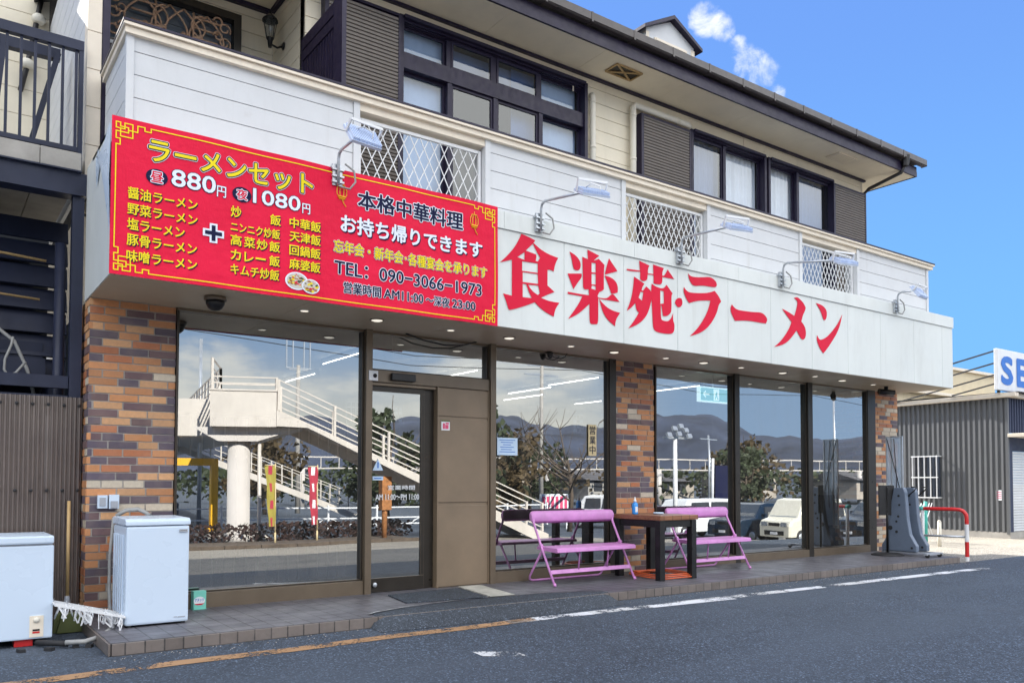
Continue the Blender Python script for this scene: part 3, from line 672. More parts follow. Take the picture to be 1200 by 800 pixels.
# balcony parapet
P_ = MB()
def planks(mb, x0, x1, z0, z1, yf, th, h, gap=.007, phase=0.0):
    z = z0 - phase
    while z < z1 - .004:
        a, b = max(z, z0), min(z + h - gap, z1)
        if b - a > .01: mb.box(x0, x1, yf, yf + th, a, b)
        z += h
ops = [(3.205, 4.60), (6.56, 7.965), (9.94, 11.29)]
edges = [1.275] + [v for o_ in ops for v in o_] + [13.29]
for i in range(0, len(edges), 2):
    a, b = edges[i], edges[i + 1]
    if i > 0: a += .065
    if i < len(edges) - 2: b -= .065
    P_.m(0); planks(P_, a, b, 3.90, 4.725, 6.92, .03, .1843, phase=.026)
    P_.m(3).box(a, b, 6.953, 7.10, 3.90, 4.725)
for a, b in ops:
    P_.m(0).box(a - .062, a, 6.905, 7.10, 3.90, 4.725).box(b, b + .062, 6.905, 7.10, 3.90, 4.725); P_.m(1).box(a, b, 6.918, 7.10, 4.655, 4.725)
P_.m(0).box(1.215, 1.272, 6.905, 6.97, 3.90, 4.725).box(13.293, 13.35, 6.905, 6.97, 3.90, 4.725)
for xw, sgn in ((1.225, 1), (13.31, -1)):                              # end returns
    z = 3.874
    while z < 4.725:
        a, b = max(3.9, z), min(4.725, z + .177)
        if b - a > .01: P_.box(xw, xw + .03, 6.972, 7.88, a, b)
        z += .1843
    P_.m(3).box(xw + .035 if sgn > 0 else xw - .06, xw + .09 if sgn > 0 else xw - .005, 6.972, 7.88, 3.9, 4.725).m(0)
P_.m(1).box(1.20, 13.44, 6.875, 7.14, 4.725, 4.775).box(1.185, 13.455, 6.85, 7.16, 4.778, 4.80).box(1.185, 1.36, 7.162, 7.90, 4.778, 4.80).box(1.20, 1.345, 7.142, 7.89, 4.725, 4.775)
P_.box(13.31, 13.44, 7.142, 7.89, 4.725, 4.80)
P_.m(2).box(1.18, 13.46, 6.845, 7.165, 4.8035, 4.822).box(1.18, 1.365, 7.168, 7.905, 4.8035, 4.822)
P_.build('balcony_parapet', ['white_siding', 'cream_trim', 'navy_frame', 'dark_room'], B)
m = MB(); m.box(1.2, 13.4, 7.13, 8.1, 3.84, 3.895); m.build('balcony_floor', 'concrete', B)
for a, b in ops:
    gr = MB(); z0, z1 = 4.0, 4.615; y = 6.985
    for q in ((a + .012, a + .042, z0, z1), (b - .042, b - .012, z0, z1), (a + .045, b - .045, z0, z0 + .03), (a + .045, b - .045, z1 - .03, z1)): gr.box(q[0], q[1], y - .012, y + .02, q[2], q[3])
    xa, xb, za, zb = a + .045, b - .045, z0 + .032, z1 - .032; stp = .113 if a < 4 else .088; sl = 2.0
    for s_ in (1, -1):
        k_ = -40
        for k_ in range(-8, 24):
            c0 = xa + k_ * stp                                         # crosses za at x=c0
            p0, p1 = (c0, za), (c0 + s_ * (zb - za) / sl, zb)
            # clip to xa..xb
            def clip(p, q):
                (x0, w0), (x1, w1) = p, q; t0, t1 = 0, 1
                dx = x1 - x0
                for lim, sg in ((xa, 1), (xb, -1)):
                    n0, n1 = sg * (x0 - lim), sg * (x1 - lim)
                    if n0 < 0 and n1 < 0: return None
                    if n0 < 0: t0 = max(t0, n0 / (n0 - n1))
                    elif n1 < 0: t1 = min(t1, n0 / (n0 - n1))
                if t1 - t0 < .03: return None
                return (x0 + dx * t0, w0 + (w1 - w0) * t0), (x0 + dx * t1, w0 + (w1 - w0) * t1)
            cl_ = clip(p0, p1)
            if cl_: gr.bar((cl_[0][0], y + s_ * .004, cl_[0][1]), (cl_[1][0], y + s_ * .004, cl_[1][1]), .0085, .006, up=(0, 1, 0))
    gr.build('lattice_grille', 'white_metal', B)

# upper storey walls
U = MB(); Yw = 8.1
def wall_strip(x0, x1, z0, z1): U.m(0); planks(U, x0, x1, z0, z1, Yw, .03, .182); U.m(1).box(x0, x1, Yw + .033, Yw + .14, z0, z1)
wall_strip(3.13, 4.20, 3.9, 6.56); wall_strip(4.20, 6.96, 6.44, 6.56); wall_strip(6.96, 8.93, 3.9, 6.56); wall_strip(8.93, 10.66, 6.35, 6.56)
wall_strip(10.66, 10.70, 3.9, 6.56); wall_strip(10.70, 12.48, 6.35, 6.56); wall_strip(12.48, 13.43, 3.9, 6.56)
U.m(0); planks(U, 1.22, 3.13, 3.9, 6.56, 9.1, .03, .182); U.m(1).box(1.22, 3.13, 9.133, 9.24, 3.9, 6.56)
z = 3.9
while z < 6.56: U.m(0).box(3.13, 3.16, 8.14, 9.098, z, min(6.56, z + .175)); z += .182
z = 3.9
while z < 6.56: U.m(2).box(1.09, 1.12, 8.16, 11.2, z, min(6.56, z + .175)); z += .182
U.m(1).box(3.163, 3.2, 8.24, 9.1, 3.9, 6.56).box(1.123, 1.2, 8.16, 11.2, 3.9, 6.56).box(13.30, 13.40, 8.24, 16, 3.9, 6.56)
z = 3.9
while z < 6.56: U.m(0).box(13.40, 13.43, 8.13, 16, z, min(6.56, z + .175)); z += .182
U.m(3)
z = 3.85
while z < 6.5: U.box(1.09, 1.205, 8.0, 8.155, z, min(6.56, z + .335)); z += .342
U.m(4).box(1.21, 1.27, 7.99, 8.15, 3.9, 6.56)
U.m(4).box(3.10, 13.46, 8.05, 8.095, 6.545, 6.576).box(1.2, 3.1, 9.04, 9.095, 6.53, 6.576).box(3.08, 3.125, 8.1, 9.03, 6.53, 6.576)
for xj in (6.75, 10.18, 13.39): U.m(3).box(xj, xj + .016, 8.092, 8.0985, 6.30 if xj < 13 else 3.9, 6.54)
U.build('upper_wall', ['cream_siding', 'dark_room', 'white_siding', 'cream_trim', 'navy_frame'], B)

def upper_window(x0, x1, z0, z1, cols, rails, curt, name='upper_window', drops=(), deep=.14):
    """frame > panes and curtains; cols: x of mullions; rails: (z0,z1) of transoms"""
    f = MB(); f.m(0); e = .05
    f.box(x0, x0 + e, 8.03, 8.2, z0, z1).box(x1 - e, x1, 8.03, 8.2, z0, z1).box(x0 + e, x1 - e, 8.0, 8.2, z1 - .035, z1).box(x0 + e, x1 - e, 8.03, 8.2, z0, z0 + e)
    for k_ in range(3): f.box(x0 + e, x1 - e, 8.05 + .03 * k_, 8.07 + .03 * k_, z1 - .055 - .008 * k_, z1 - .036)
    for a, b in rails: f.box(x0 + e, x1 - e, 8.06, 8.19, a, b)
    xs_ = [x0 + e] + [v for c in cols for v in (c - .03, c + .03)] + [x1 - e]
    zs_ = [z0 + e] + [v for r_ in rails for v in r_] + [z1 - .06]
    cells = []
    for i in range(0, len(zs_), 2):
        for c in cols: f.box(c - .03, c + .03, 8.07 + (.03 if i else 0), 8.18, zs_[i], zs_[i + 1])
        for j in range(0, len(xs_), 2):
            a, b, u, v = xs_[j], xs_[j + 1], zs_[i], zs_[i + 1]; yo = 8.09 if (j // 2) in drops else 8.14
            t_ = .028; cells.append((a, b, u, v, j // 2, i // 2, yo))
            f.box(a, a + t_, yo, yo + .03, u, v).box(b - t_, b, yo, yo + .03, u, v).box(a + t_, b - t_, yo, yo + .03, u, u + t_ * 1.2).box(a + t_, b - t_, yo, yo + .03, v - t_ * 1.2, v)
    o = f.build(name, ['navy_frame'], B)
    for a, b, u, v, j, i, yo in cells:
        g_ = MB(); g_.quad((a, yo + .015, u), (b, yo + .015, u), (b, yo + .015, v), (a, yo + .015, v)); g_.build('pane', 'window_glass_dark' if j in drops else 'window_glass', o)
    for ca, cb, mat, wavy in curt:
        cm = MB(); n = max(2, int((cb - ca) / .018)); pv = None
        for q in range(n + 1):
            x = ca + (cb - ca) * q / n; yy = 8.235 + (wavy * (math.sin(x * 62) * .6 + math.sin(x * 37 + 1) * .4))
            a_ = cm.pts([(x, yy, z0 + .03), (x, yy, z1 - .05)])
            if pv is not None: cm.face((pv, a_, a_ + 1, pv + 1), True)
            pv = a_
        cm.build('curtain', mat, o)
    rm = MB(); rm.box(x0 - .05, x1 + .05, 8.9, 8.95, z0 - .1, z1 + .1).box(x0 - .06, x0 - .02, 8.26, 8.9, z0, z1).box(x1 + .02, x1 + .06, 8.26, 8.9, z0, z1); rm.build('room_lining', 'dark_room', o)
    return o
upper_window(4.20, 6.955, 3.98, 6.435, [4.875, 5.52, 6.21], [(5.855, 6.035)], [(4.25, 4.88, 'curtain_blue', .002), (5.86, 6.9, 'curtain_blue', .002)], drops=(1, 2))
upper_window(8.93, 10.655, 3.98, 6.345, [9.70], [], [(8.98, 10.6, 'curtain', .03)], drops=(0,))
upper_window(10.705, 12.475, 3.98, 6.345, [11.51], [], [(10.76, 12.42, 'curtain', .03)], drops=(1,))
m = MB(); m.box(4.9, 6.9, 8.262, 8.266, 6.05, 6.37); m.build('roller_blind', 'curtain', B)

def shutter_box(x0, x1, z0, z1, yf=7.985):
    s_ = MB(); s_.m(0).box(x0, x0 + .045, yf, 8.098, z0, z1).box(x1 - .03, x1, yf, 8.098, z0, z1).box(x0 + .045, x1 - .03, yf, 8.098, z1 - .03, z1).box(x0 + .045, x1 - .03, yf + .035, 8.098, z0, z1 - .03)
    z = z0; s_.m(1)
    while z < z1 - .05:
        s_.prism([(yf + .034, z), (yf + .008, z + .004), (yf + .003, z + .030), (yf + .034, z + .036)], x0 + .045, x1 - .03, 'x'); z += .0415
    s_.build('shutter_box', ['navy_frame', 'shutter_slat'], B)
shutter_box(3.30, 4.19, 3.95, 6.40); shutter_box(7.885, 8.875, 3.95, 6.285); shutter_box(12.39, 13.36, 3.95, 6.285)
# slatted privacy screen across the balcony
s_ = MB(); x = 3.085
s_.box(x, x + .045, 7.06, 7.26, 3.9, 5.86).box(x, x + .045, 8.05, 8.09, 3.9, 5.80).box(x, x + .045, 7.262, 8.048, 5.68, 5.80).box(x, x + .045, 7.262, 8.048, 5.56, 5.66)
for i in range(11): s_.box(x + .008, x + .035, 7.30 + i * .068, 7.30 + i * .068 + .045, 3.9, 5.555)
s_.box(x + .022, x + .03, 7.262, 8.048, 3.9, 5.55)
s_.build('privacy_screen', 'navy_frame', B)
# entrance with wrought iron scrollwork in the recess
e = MB(); e.m(0).box(1.27, 1.36, 8.98, 9.09, 3.9, 6.36).box(2.66, 2.74, 8.98, 9.09, 3.9, 6.36).box(1.36, 2.66, 8.98, 9.09, 6.28, 6.36).box(1.36, 2.66, 8.99, 9.09, 5.60, 5.70)
eo = e.build('entrance_door', ['bronze_dark'], B)
e = MB(); e.quad((1.36, 9.06, 3.95), (2.66, 9.06, 3.95), (2.66, 9.06, 6.28), (1.36, 9.06, 6.28)); e.build('pane', 'window_glass_dark', eo)
e = MB(); yy = 9.02; r_ = .0115
def arc(cx, cz, rad, a0, a1, n=14, grow=0.0): return [(cx + (rad + grow * t / n) * math.cos(a0 + (a1 - a0) * t / n), yy, cz + (rad + grow * t / n) * math.sin(a0 + (a1 - a0) * t / n)) for t in range(n + 1)]
for zz in (5.75, 5.86, 5.97, 6.08, 6.19):
    for a, b in ((1.62, 1.86), (2.24, 2.5)): e.tube([(a, yy, zz), (b, yy, zz)], r_, 6)
for cx in (1.74, 2.0, 2.14, 2.38):
    e.tube([(cx + .18 * math.sin(q * PI / 12), yy, 5.74 + .5 * q / 12) for q in range(13)], r_, 6); e.tube([(cx - .18 * math.sin(q * PI / 12), yy + .008, 5.74 + .5 * q / 12) for q in range(13)], r_, 6)
for cx in (1.86, 2.24):
    for cz in (5.86, 6.08):
        e.tube(arc(cx, cz, .12, -PI / 2, PI / 2), r_, 6); e.tube(arc(cx + .10, cz + .02, .12, PI / 2, 3 * PI / 2), r_, 6)
    e.lathe((cx - .1, yy, 5.97), [(.002, -.02), (.028, -.005), (.028, .005), (.002, .02)], 10, 'y'); e.tube([(cx, yy, 5.72), (cx, yy, 6.24)], r_, 6)
for cx, sg in ((1.46, 1), (2.57, -1)):
    for cz in (5.82, 6.0, 6.16): e.tube(arc(cx, cz, .03, 0, sg * 2.2 * PI, 22, .035), r_ * .9, 6); e.tube(arc(cx + sg * .07, cz + .06, .025, PI, PI - sg * 2 * PI, 18, .03), r_ * .9, 6)
e.build('iron_scrollwork', 'bronze_iron', eo)
e = MB(); e.box(1.39, 1.46, 8.972, 8.98, 5.635, 5.67).box(1.48, 1.55, 8.972, 8.98, 5.630, 5.665); e.build('name_plate', 'paper', eo)

# eave, gutter, hip roof, dormer
e = MB()
for i in range(9): e.m(0).box(1.0 + i * 1.4445, 1.0 + (i + 1) * 1.4445 - .004 if i < 8 else 14.0, 7.455, 9.2, 6.58, 6.605)
e.m(0).box(13.44, 14.0, 9.2, 16.5, 6.58, 6.605)
e.m(1).box(.98, 14.02, 7.43, 7.453, 6.572, 6.745).box(14.003, 14.025, 7.455, 16.5, 6.572, 6.745)
e.m(1).box(.98, 14.02, 7.424, 7.4295, 6.572, 6.66)
e.build('eave', ['cream_soffit', 'navy_frame'], B)
e = MB()
prof = [(7.425, 6.86), (7.425, 6.775), (7.40, 6.757), (7.34, 6.757), (7.318, 6.775), (7.318, 6.868), (7.328, 6.868), (7.328, 6.79), (7.41, 6.79), (7.41, 6.86)]
e.prism(prof, .9, 14.16, 'x'); e.box(14.16, 14.166, 7.318, 7.425, 6.757, 6.868)
for i in range(18): e.prism([(7.428, 6.755), (7.313, 6.751), (7.313, 6.871), (7.335, 6.874), (7.335, 6.868), (7.425, 6.80)], 1.5 + i * .7, 1.53 + i * .7, 'x')
e.build('gutter', 'gutter_brown', B)
e = MB(); e.tube([(13.55, 7.37, 6.82), (13.55, 7.37, 6.64)], [.075, .055], 8, smooth=False); e.tube([(13.55, 7.38, 6.66), (13.54, 7.44, 6.55), (13.44, 7.98, 6.40), (13.425, 8.06, 6.33), (13.425, 8.06, 4.0)], .03, 10)
e.build('downpipe', 'black_trim', B)
e = MB(); x0, x1, y0, y1, zb, zt = .92, 14.06, 7.42, 16.6, 6.80, 8.55; ym = (y0 + y1) / 2
for th in (0, .06):
    b_ = e.pts([(x0, y0, zb + th), (x1, y0, zb + th), (x1, y1, zb + th), (x0, y1, zb + th), (x0 + 4.6, ym, zt + th), (x1 - 4.6, ym, zt + th)])
    for q in ((0, 1, 5, 4), (1, 2, 5), (2, 3, 4, 5), (3, 0, 4)): e.face([b_ + i for i in q])
for i, j in ((0, 1), (1, 2), (2, 3), (3, 0)): e.face((i, j, j + 6, i + 6))
e.build('roof', 'roof_slate', B)
dm = MB(); xa, xb, yf, yr = 9.49, 10.63, 9.5, 11.4; xm = (xa + xb) / 2; ze, zp = 8.70, 8.97
dm.m(0).prism([(xa, 7.4), (xa, ze), (xm, zp), (xb, ze), (xb, 7.4)], yf, yr, 'y')
dm.m(1).prism([(xa - .12, ze - .075), (xa - .12, ze - .02), (xm, zp + .075), (xb + .12, ze - .02), (xb + .12, ze - .075), (xm, zp + .012)], yf - .10, yr + .4, 'y')
dm.m(2).box(xa + .18, xa + .21, yf - .02, yf - .002, 7.5, 8.58).box(xb - .21, xb - .18, yf - .02, yf - .002, 7.5, 8.58).box(xa + .211, xb - .211, yf - .03, yf - .002, 8.54, 8.58)
dm.m(2).box(xa - .012, xa + .06, yf - .012, yf + .05, 7.5, ze - .06).box(xb - .06, xb + .012, yf - .012, yf + .05, 7.5, ze - .06)
dm.build('dormer', ['white_siding', 'navy_frame', 'cream_trim'], B)
v = MB(); v.m(0).box(7.10, 7.54, 7.62, 7.85, 6.574, 6.579)
for a, b in (((7.10, 7.62), (7.54, 7.62)), ((7.54, 7.62), (7.54, 7.85)), ((7.54, 7.85), (7.10, 7.85)), ((7.10, 7.85), (7.10, 7.62)), ((7.10, 7.62), (7.54, 7.85)), ((7.10, 7.85), (7.54, 7.62))): v.m(1).bar((*a, 6.566 if a[0] == b[0] or a[1] == b[1] else 6.5645), (*b, 6.566 if a[0] == b[0] or a[1] == b[1] else 6.5645), .022, .014)
v.build('soffit_vent', ['bronze_dark', 'wood_handle'], B)
v = MB(); v.m(0).box(11.94, 12.45, 7.59, 7.84, 6.560, 6.579)
for i in range(7): v.m(1).box(11.97, 12.42, 7.615 + i * .03, 7.63 + i * .03, 6.552, 6.558)
v.build('soffit_vent', ['cream_trim', 'cream_soffit'], B)
v = MB(); v.tube([(7.05, 8.04, 3.9), (7.05, 8.04, 6.28), (7.05, 8.07, 6.33)], .038, 12)
v.tube([(7.76, 8.02, 3.9), (7.76, 8.02, 6.33), (7.79, 8.02, 6.37), (8.85, 8.02, 6.37), (8.90, 8.05, 6.36)], .042, 12)
for z in (4.9, 5.6, 6.2): v.cyl((7.05, 8.04, z), (7.05, 8.04, z + .03), .043, n=12); v.cyl((7.76, 8.02, z), (7.76, 8.02, z + .03), .047, n=12)
v.cyl((8.62, 8.02, 6.37), (8.66, 8.02, 6.37), .047, n=12)
v.build('drain_pipe', 'pipe_cream', B)
v = MB(); v.m(0).box(1.185, 1.26, 7.615, 7.652, .99, 1.10).box(1.272, 1.35, 7.615, 7.652, .985, 1.105); v.m(1).box(1.20, 1.245, 7.606, 7.614, 1.01, 1.08).box(1.285, 1.337, 7.60, 7.614, .99, 1.05)
v.build('outlet_box', ['appliance_white', 'appliance_grey'], B)
# ================================================================== banner
bn = thing('banner_sign', 'long red menu banner with yellow and white lettering above the door', 'banner', (1.085, 6.68, 2.765))
def ripple(x, z): return .007 * math.sin(x * 7.5 + z * 1.2 + .6 * math.sin(z * 3)) * (.4 + .6 * math.sin(x * 1.7 + 1) ** 2) + .004 * math.sin(x * 3.1 - z * 5.0)
def rip(mb):
    mb.v = [(x, y + ripple(x, z), z) for x, y, z in mb.v]; return mb
m = MB(); n = 120
X0, X1, Z0, Z1 = 1.083, 4.592, 2.762, 3.957
def by(x, z): return 6.664 + ripple(x, z)
for i in range(n + 1):
    x = X0 + (X1 - X0) * i / n
    for j in range(9): z = Z0 + (Z1 - Z0) * j / 8; m.pts([(x, by(x, z), z)])
for i in range(n):
    for j in range(8): a = i * 9 + j; m.face((a, a + 9, a + 10, a + 1), True)
m.box(X0 + .004, X1 - .004, 6.681, 6.699, Z0 + .006, Z1 - .005)
m.build('banner_cloth', 'banner_red', bn)
YB = 6.659
def bt(lines, mats):
    """one lettering part: lines = (text, x0, x1, z0, z1, layers) with layers = (material index, offset)"""
    t = MB()
    for text, x0, x1, z0, z1, layers in lines:
        for q, (mi, off, dx, dz) in enumerate(layers): put_text(t, text, x0 + dx, z0 + dz, x1 - x0, z1 - z0, YB - .0012 * q, off, mi)
    return rip(t).build('lettering', mats, bn)
YN = ['banner_yellow', 'banner_navy', 'banner_white']
OUT = lambda b=.022: [(2, b + .056, 0, 0), (1, b + .036, 0, 0), (0, b - .004, 0, 0)]
SH = lambda b=.020: [(1, b, .007, -.007), (0, b, 0, 0)]
bt([('ラーメンセット', 1.345, 2.655, 3.665, 3.835, OUT())], YN)
WN_ = [(1, .045, 0, 0), (2, .018, 0, 0)]
bt([('880', 1.512, 1.842, 3.512, 3.640, WN_), ('1080', 2.15, 2.545, 3.508, 3.628, WN_), ('円', 1.855, 1.925, 3.495, 3.583, [(1, .04, 0, 0), (2, .016, 0, 0)]), ('円', 2.565, 2.632, 3.497, 3.583, [(1, .04, 0, 0), (2, .016, 0, 0)])], YN)
for cx, cz, ch in ((1.404, 3.551, '昼'), (2.056, 3.552, '夜')):
    d = MB(); d.m(0); c0 = d.pts([(cx + .079 * math.cos(a * PI / 16), YB, cz + .062 * math.sin(a * PI / 16)) for a in range(32)]); d.face(list(range(c0, c0 + 32)))
    put_text(d, ch, cx - .044, cz - .041, .088, .082, YB - .0012, .085, 2); put_text(d, ch, cx - .044, cz - .041, .088, .082, YB - .0024, .022, 1)
    rip(d).build('price_disc', ['banner_navy', 'lettering_red', 'banner_white'], bn)
bt([(t, 1.20, x1, zc - .043, zc + .043, SH()) for t, x1, zc in (('醤油ラーメン', 1.705, 3.392), ('野菜ラーメン', 1.707, 3.272), ('塩ラーメン', 1.612, 3.158), ('豚骨ラーメン', 1.705, 3.038), ('味噌ラーメン', 1.707, 2.916))], YN)
t = MB()
for q, (mi, a, b_) in enumerate(((2, .082, .030), (1, .066, .015))):
    for x0_, x1_, z0_, z1_ in ((1.832 - a, 1.832 - b_, 3.192 - b_, 3.192 + b_), (1.832 + b_, 1.832 + a, 3.192 - b_, 3.192 + b_), (1.832 - b_, 1.832 + b_, 3.192 - a * .95, 3.192 + a * .95)):
        t.m(mi).quad((x0_, YB - .002 - .003 * q, z0_), (x1_, YB - .002 - .003 * q, z0_), (x1_, YB - .002 - .003 * q, z1_), (x0_, YB - .002 - .003 * q, z1_))
rip(t).build('plus_mark', YN, bn)
bt([('炒', 1.968, 2.05, 3.356, 3.446, SH()), ('飯', 2.293, 2.379, 3.352, 3.44, SH()), ('ニンニク炒飯', 1.968, 2.373, 3.236, 3.318, SH()), ('高', 1.968, 2.055, 3.126, 3.212, SH()), ('菜', 2.078, 2.165, 3.126, 3.212, SH()), ('炒', 2.182, 2.27, 3.126, 3.212, SH()), ('飯', 2.287, 2.373, 3.126, 3.212, SH()),
    ('カ', 1.97, 2.05, 3.008, 3.09, SH()), ('レ', 2.082, 2.155, 3.008, 3.085, SH()), ('ー', 2.175, 2.255, 3.042, 3.055, SH()), ('飯', 2.287, 2.373, 3.005, 3.092, SH()), ('キムチ炒飯', 1.97, 2.37, 2.888, 2.975, SH())], YN)
bt([(t_, 2.456, 2.728, zc - .044, zc + .044, SH()) for t_, zc in (('中華飯', 3.40), ('天津飯', 3.284), ('回鍋飯', 3.168), ('麻婆飯', 3.05))], YN)
bt([('本格中華料理', 3.08, 4.172, 3.643, 3.806, [(2, .065, 0, 0), (1, .026, 0, 0)])], YN)
bt([('お持ち帰りできます', 2.918, 4.395, 3.405, 3.560, [(1, .028, .010, -.010), (2, .028, 0, 0)])], YN)
bt([('忘年会・新年会･各種宴会を承ります', 2.853, 4.452, 3.214, 3.325, [(2, .075, 0, 0), (1, .048, 0, 0), (0, .022, 0, 0)])], YN)
bt([('TEL：090−3066−1973', 2.863, 4.388, 3.030, 3.142, [(2, .05, 0, 0), (1, .016, 0, 0)]), ('営業時間', 2.952, 3.31, 2.872, 2.97, [(2, .065, 0, 0), (1, .024, 0, 0)]), ('AM11:00', 3.34, 3.745, 2.878, 2.96, [(2, .055, 0, 0), (1, .022, 0, 0)]), ('〜深夜', 3.775, 4.03, 2.874, 2.966, [(2, .065, 0, 0), (1, .024, 0, 0)]), ('23:00', 4.06, 4.316, 2.88, 2.96, [(2, .055, 0, 0), (1, .022, 0, 0)])], YN)
b = MB()                                                              # border with key fret corners
def poly(P, wdt=.0085):
    for (xa, za), (xb, zb) in zip(P, P[1:]): 
        L0 = max(abs(xa - xb), abs(za - zb)); ns = max(1, int(L0 / .12))
        for q in range(ns):
            ua, ub, va, vb = xa + (xb - xa) * q / ns, xa + (xb - xa) * (q + 1) / ns, za + (zb - za) * q / ns, za + (zb - za) * (q + 1) / ns
            h_ = wdt / 2; x0_, x1_, z0_, z1_ = min(ua, ub) - (h_ if q == 0 or xa == xb else 0), max(ua, ub) + (h_ if q == ns - 1 or xa == xb else 0), min(va, vb) - (h_ if za == zb or q == 0 else 0), max(va, vb) + (h_ if za == zb or q == ns - 1 else 0)
            b.quad((x0_, YB, z0_), (x1_, YB, z0_), (x1_, YB, z1_), (x0_, YB, z1_))
bx0, bx1, bz0, bz1 = 1.112, 4.552, 2.795, 3.912
for sx_, ox in ((1, bx0), (-1, bx1)):
    for sz_, oz in ((1, bz0), (-1, bz1)):
        T = lambda L_: [(ox + sx_ * u, oz + sz_ * v) for u, v in L_]
        poly(T([(.0, .22), (.0, .17), (.028, .17), (.028, .125), (0, .125), (0, .07), (.085, .07), (.085, .03), (.03, .03), (.03, .0), (0, 0), (0, .045), (.06, .045), (.06, 0), (.115, 0), (.115, .105), (.03, .105), (.03, .05)]))
        poly(T([(.09, .05), (.15, .05), (.15, .0), (.20, 0), (.20, .028), (.245, .028), (.245, .0), (.30, .0)]))
poly([(bx0 + .30, bz0), (bx1 - .30, bz0)]); poly([(bx0 + .30, bz1), (bx1 - .30, bz1)]); poly([(bx0, bz0 + .22), (bx0, bz1 - .22)]); poly([(bx1, bz0 + .22), (bx1, bz1 - .22)])
rip(b).build('border', 'banner_yellow', bn)
l = MB()
for cx, cz in ((2.925, 3.745), (4.305, 3.745)):
    P2 = lambda L_, r_=.0045: l.tube([(cx + u, YB, cz + v) for u, v in L_], r_, 4, smooth=False)
    for u in (-.045, -.018, .018, .045): P2([(u * .6, .07), (u, .035), (u, -.01), (u * .75, -.03)])
    P2([(-.03, .072), (.03, .072)], .006); P2([(-.034, -.035), (.034, -.035)], .012); P2([(-.026, -.05), (.026, -.05)], .009); P2([(.004, -.055), (.02, -.09), (.04, -.115)], .005); P2([(0, .075), (0, .105)])
rip(l).build('lantern_print', 'lantern_gold', bn)
d = MB(); rnd = random.Random(4)
for cx, cz, ra, rb in ((2.522, 2.909, .100, .075), (2.646, 2.879, .080, .062)):
    yo = YB - (.0004 if cx < 2.6 else .004)
    for mi, sc, q in ((0, 1, 0), (1, .86, .0004)):
        d.m(mi); c0 = d.pts([(cx + ra * sc * math.cos(a * PI / 14), yo - q, cz + rb * sc * math.sin(a * PI / 14)) for a in range(28)]); d.face(list(range(c0, c0 + 28)))
    for k_ in range(46):
        a, rr = rnd.uniform(0, 2 * PI), math.sqrt(rnd.random()) * .76; u, v_ = cx + ra * rr * math.cos(a), cz + rb * rr * math.sin(a); s_ = rnd.uniform(.006, .013); a2 = rnd.uniform(0, PI)
        d.m(rnd.choice((2, 3, 4, 5, 1))); c0 = d.pts([(u + s_ * math.cos(a2 + o_) * 1.5, yo - .0008 - k_ * 1e-5, v_ + s_ * math.sin(a2 + o_)) for o_ in (0, 1.6, 3.1, 4.7)]); d.face(list(range(c0, c0 + 4)))
rip(d).build('bowl_print', ['banner_white', 'interior_cream', 'rust', 'foliage', 'lettering_red', 'banner_yellow'], bn)
# loose white sheet over the end of the sign band
m = MB(); pv = None
for i in range(15):
    t = i / 14; yy = 6.70 + .62 * t; top = 3.945 - .35 * t * t; bot = 3.93 - .86 * (1 - t) ** 1.6 - .02
    a = m.pts([(1.088 - .015 * math.sin(t * PI), yy, bot - .0), (1.075 - .03 * math.sin(t * PI), yy, (top + bot) / 2), (1.086, yy, top)])
    if pv is not None: m.face((pv, a, a + 1, pv + 1), True); m.face((pv + 1, a + 1, a + 2, pv + 2), True)
    pv = a
tag(m.build('loose_sheet', 'appliance_white'), 'loose white sheet curling off the left end of the sign band', 'plastic sheet')

# ================================================================== floodlights on arms
def flood(x, reach, drop, yaw, label, tilt=.5):
    t = thing('floodlight', label, 'floodlight', (x, 6.68, 3.93), 'floodlights on arms above the sign band')
    b_ = MB(); b_.box(x - .045, x + .045, 6.655, 6.683, 3.80, 3.99); b_.box(x - .06, x - .035, 6.64, 6.70, 3.94, 3.965)
    for z in (3.83, 3.88, 3.94): b_.box(x - .055, x + .055, 6.635, 6.656, z - .008, z + .008)
    b_.build('bracket', 'galvanised', t)
    a = MB(); ye = 6.64 - reach; ze = 4.09 - drop; xe = x + math.sin(yaw) * reach * .2
    a.tube([(x, 6.636, 3.80), (x, 6.636, 4.03), (x, 6.62, 4.075), (x, 6.57, 4.095), (xe, ye, ze)], .0135, 10)
    a.build('arm', 'galvanised', t)
    c = MB(); c.tube([(x + .02, 6.636, 3.79), (x + .10, 6.62, 3.78), (x + .15, 6.61, 3.85), (x + .14, 6.62, 3.95), (x + .06, 6.635, 4.0)], .009, 8); c.build('cable', 'cable_grey', t)
    R = Matrix.Rotation(yaw, 3, 'Z') @ Matrix.Rotation(tilt, 3, 'X')
    ctr = Vector((xe, ye - .10, ze - .045)); h = MB()
    h.obox(ctr, (.145, .105, .012), R)
    for i in range(15): h.obox(ctr + R @ Vector((-.135 + i * .0193, -.005, .026)), (.0028, .095, .0135), R)
    ho = h.build('lamp_head', 'flood_grey', t)
    g_ = MB(); g_.obox(ctr + R @ Vector((0, 0, -.0145)), (.125, .085, .002), R); g_.build('lens', 'lamp_white', ho)
    k_ = MB(); o_ = [ctr + R @ Vector(v) for v in ((-.152, .02, 0), (-.152, .035, .11), (.152, .035, .11), (.152, .02, 0))]
    for p, q in zip(o_, o_[1:]): k_.bar(p, q, .012, .022)
    k_.tube([ctr + R @ Vector((-.06, .05, .03)), ctr + R @ Vector((-.02, .02, .085)), ctr + R @ Vector((.07, .0, .07)), ctr + R @ Vector((.06, -.04, .04))], .006, 6)
    k_.build('yoke', 'white_metal', t)
    return t
flood(2.88, .36, -.02, .15, 'finned grey floodlight reaching out over the red banner', .95)
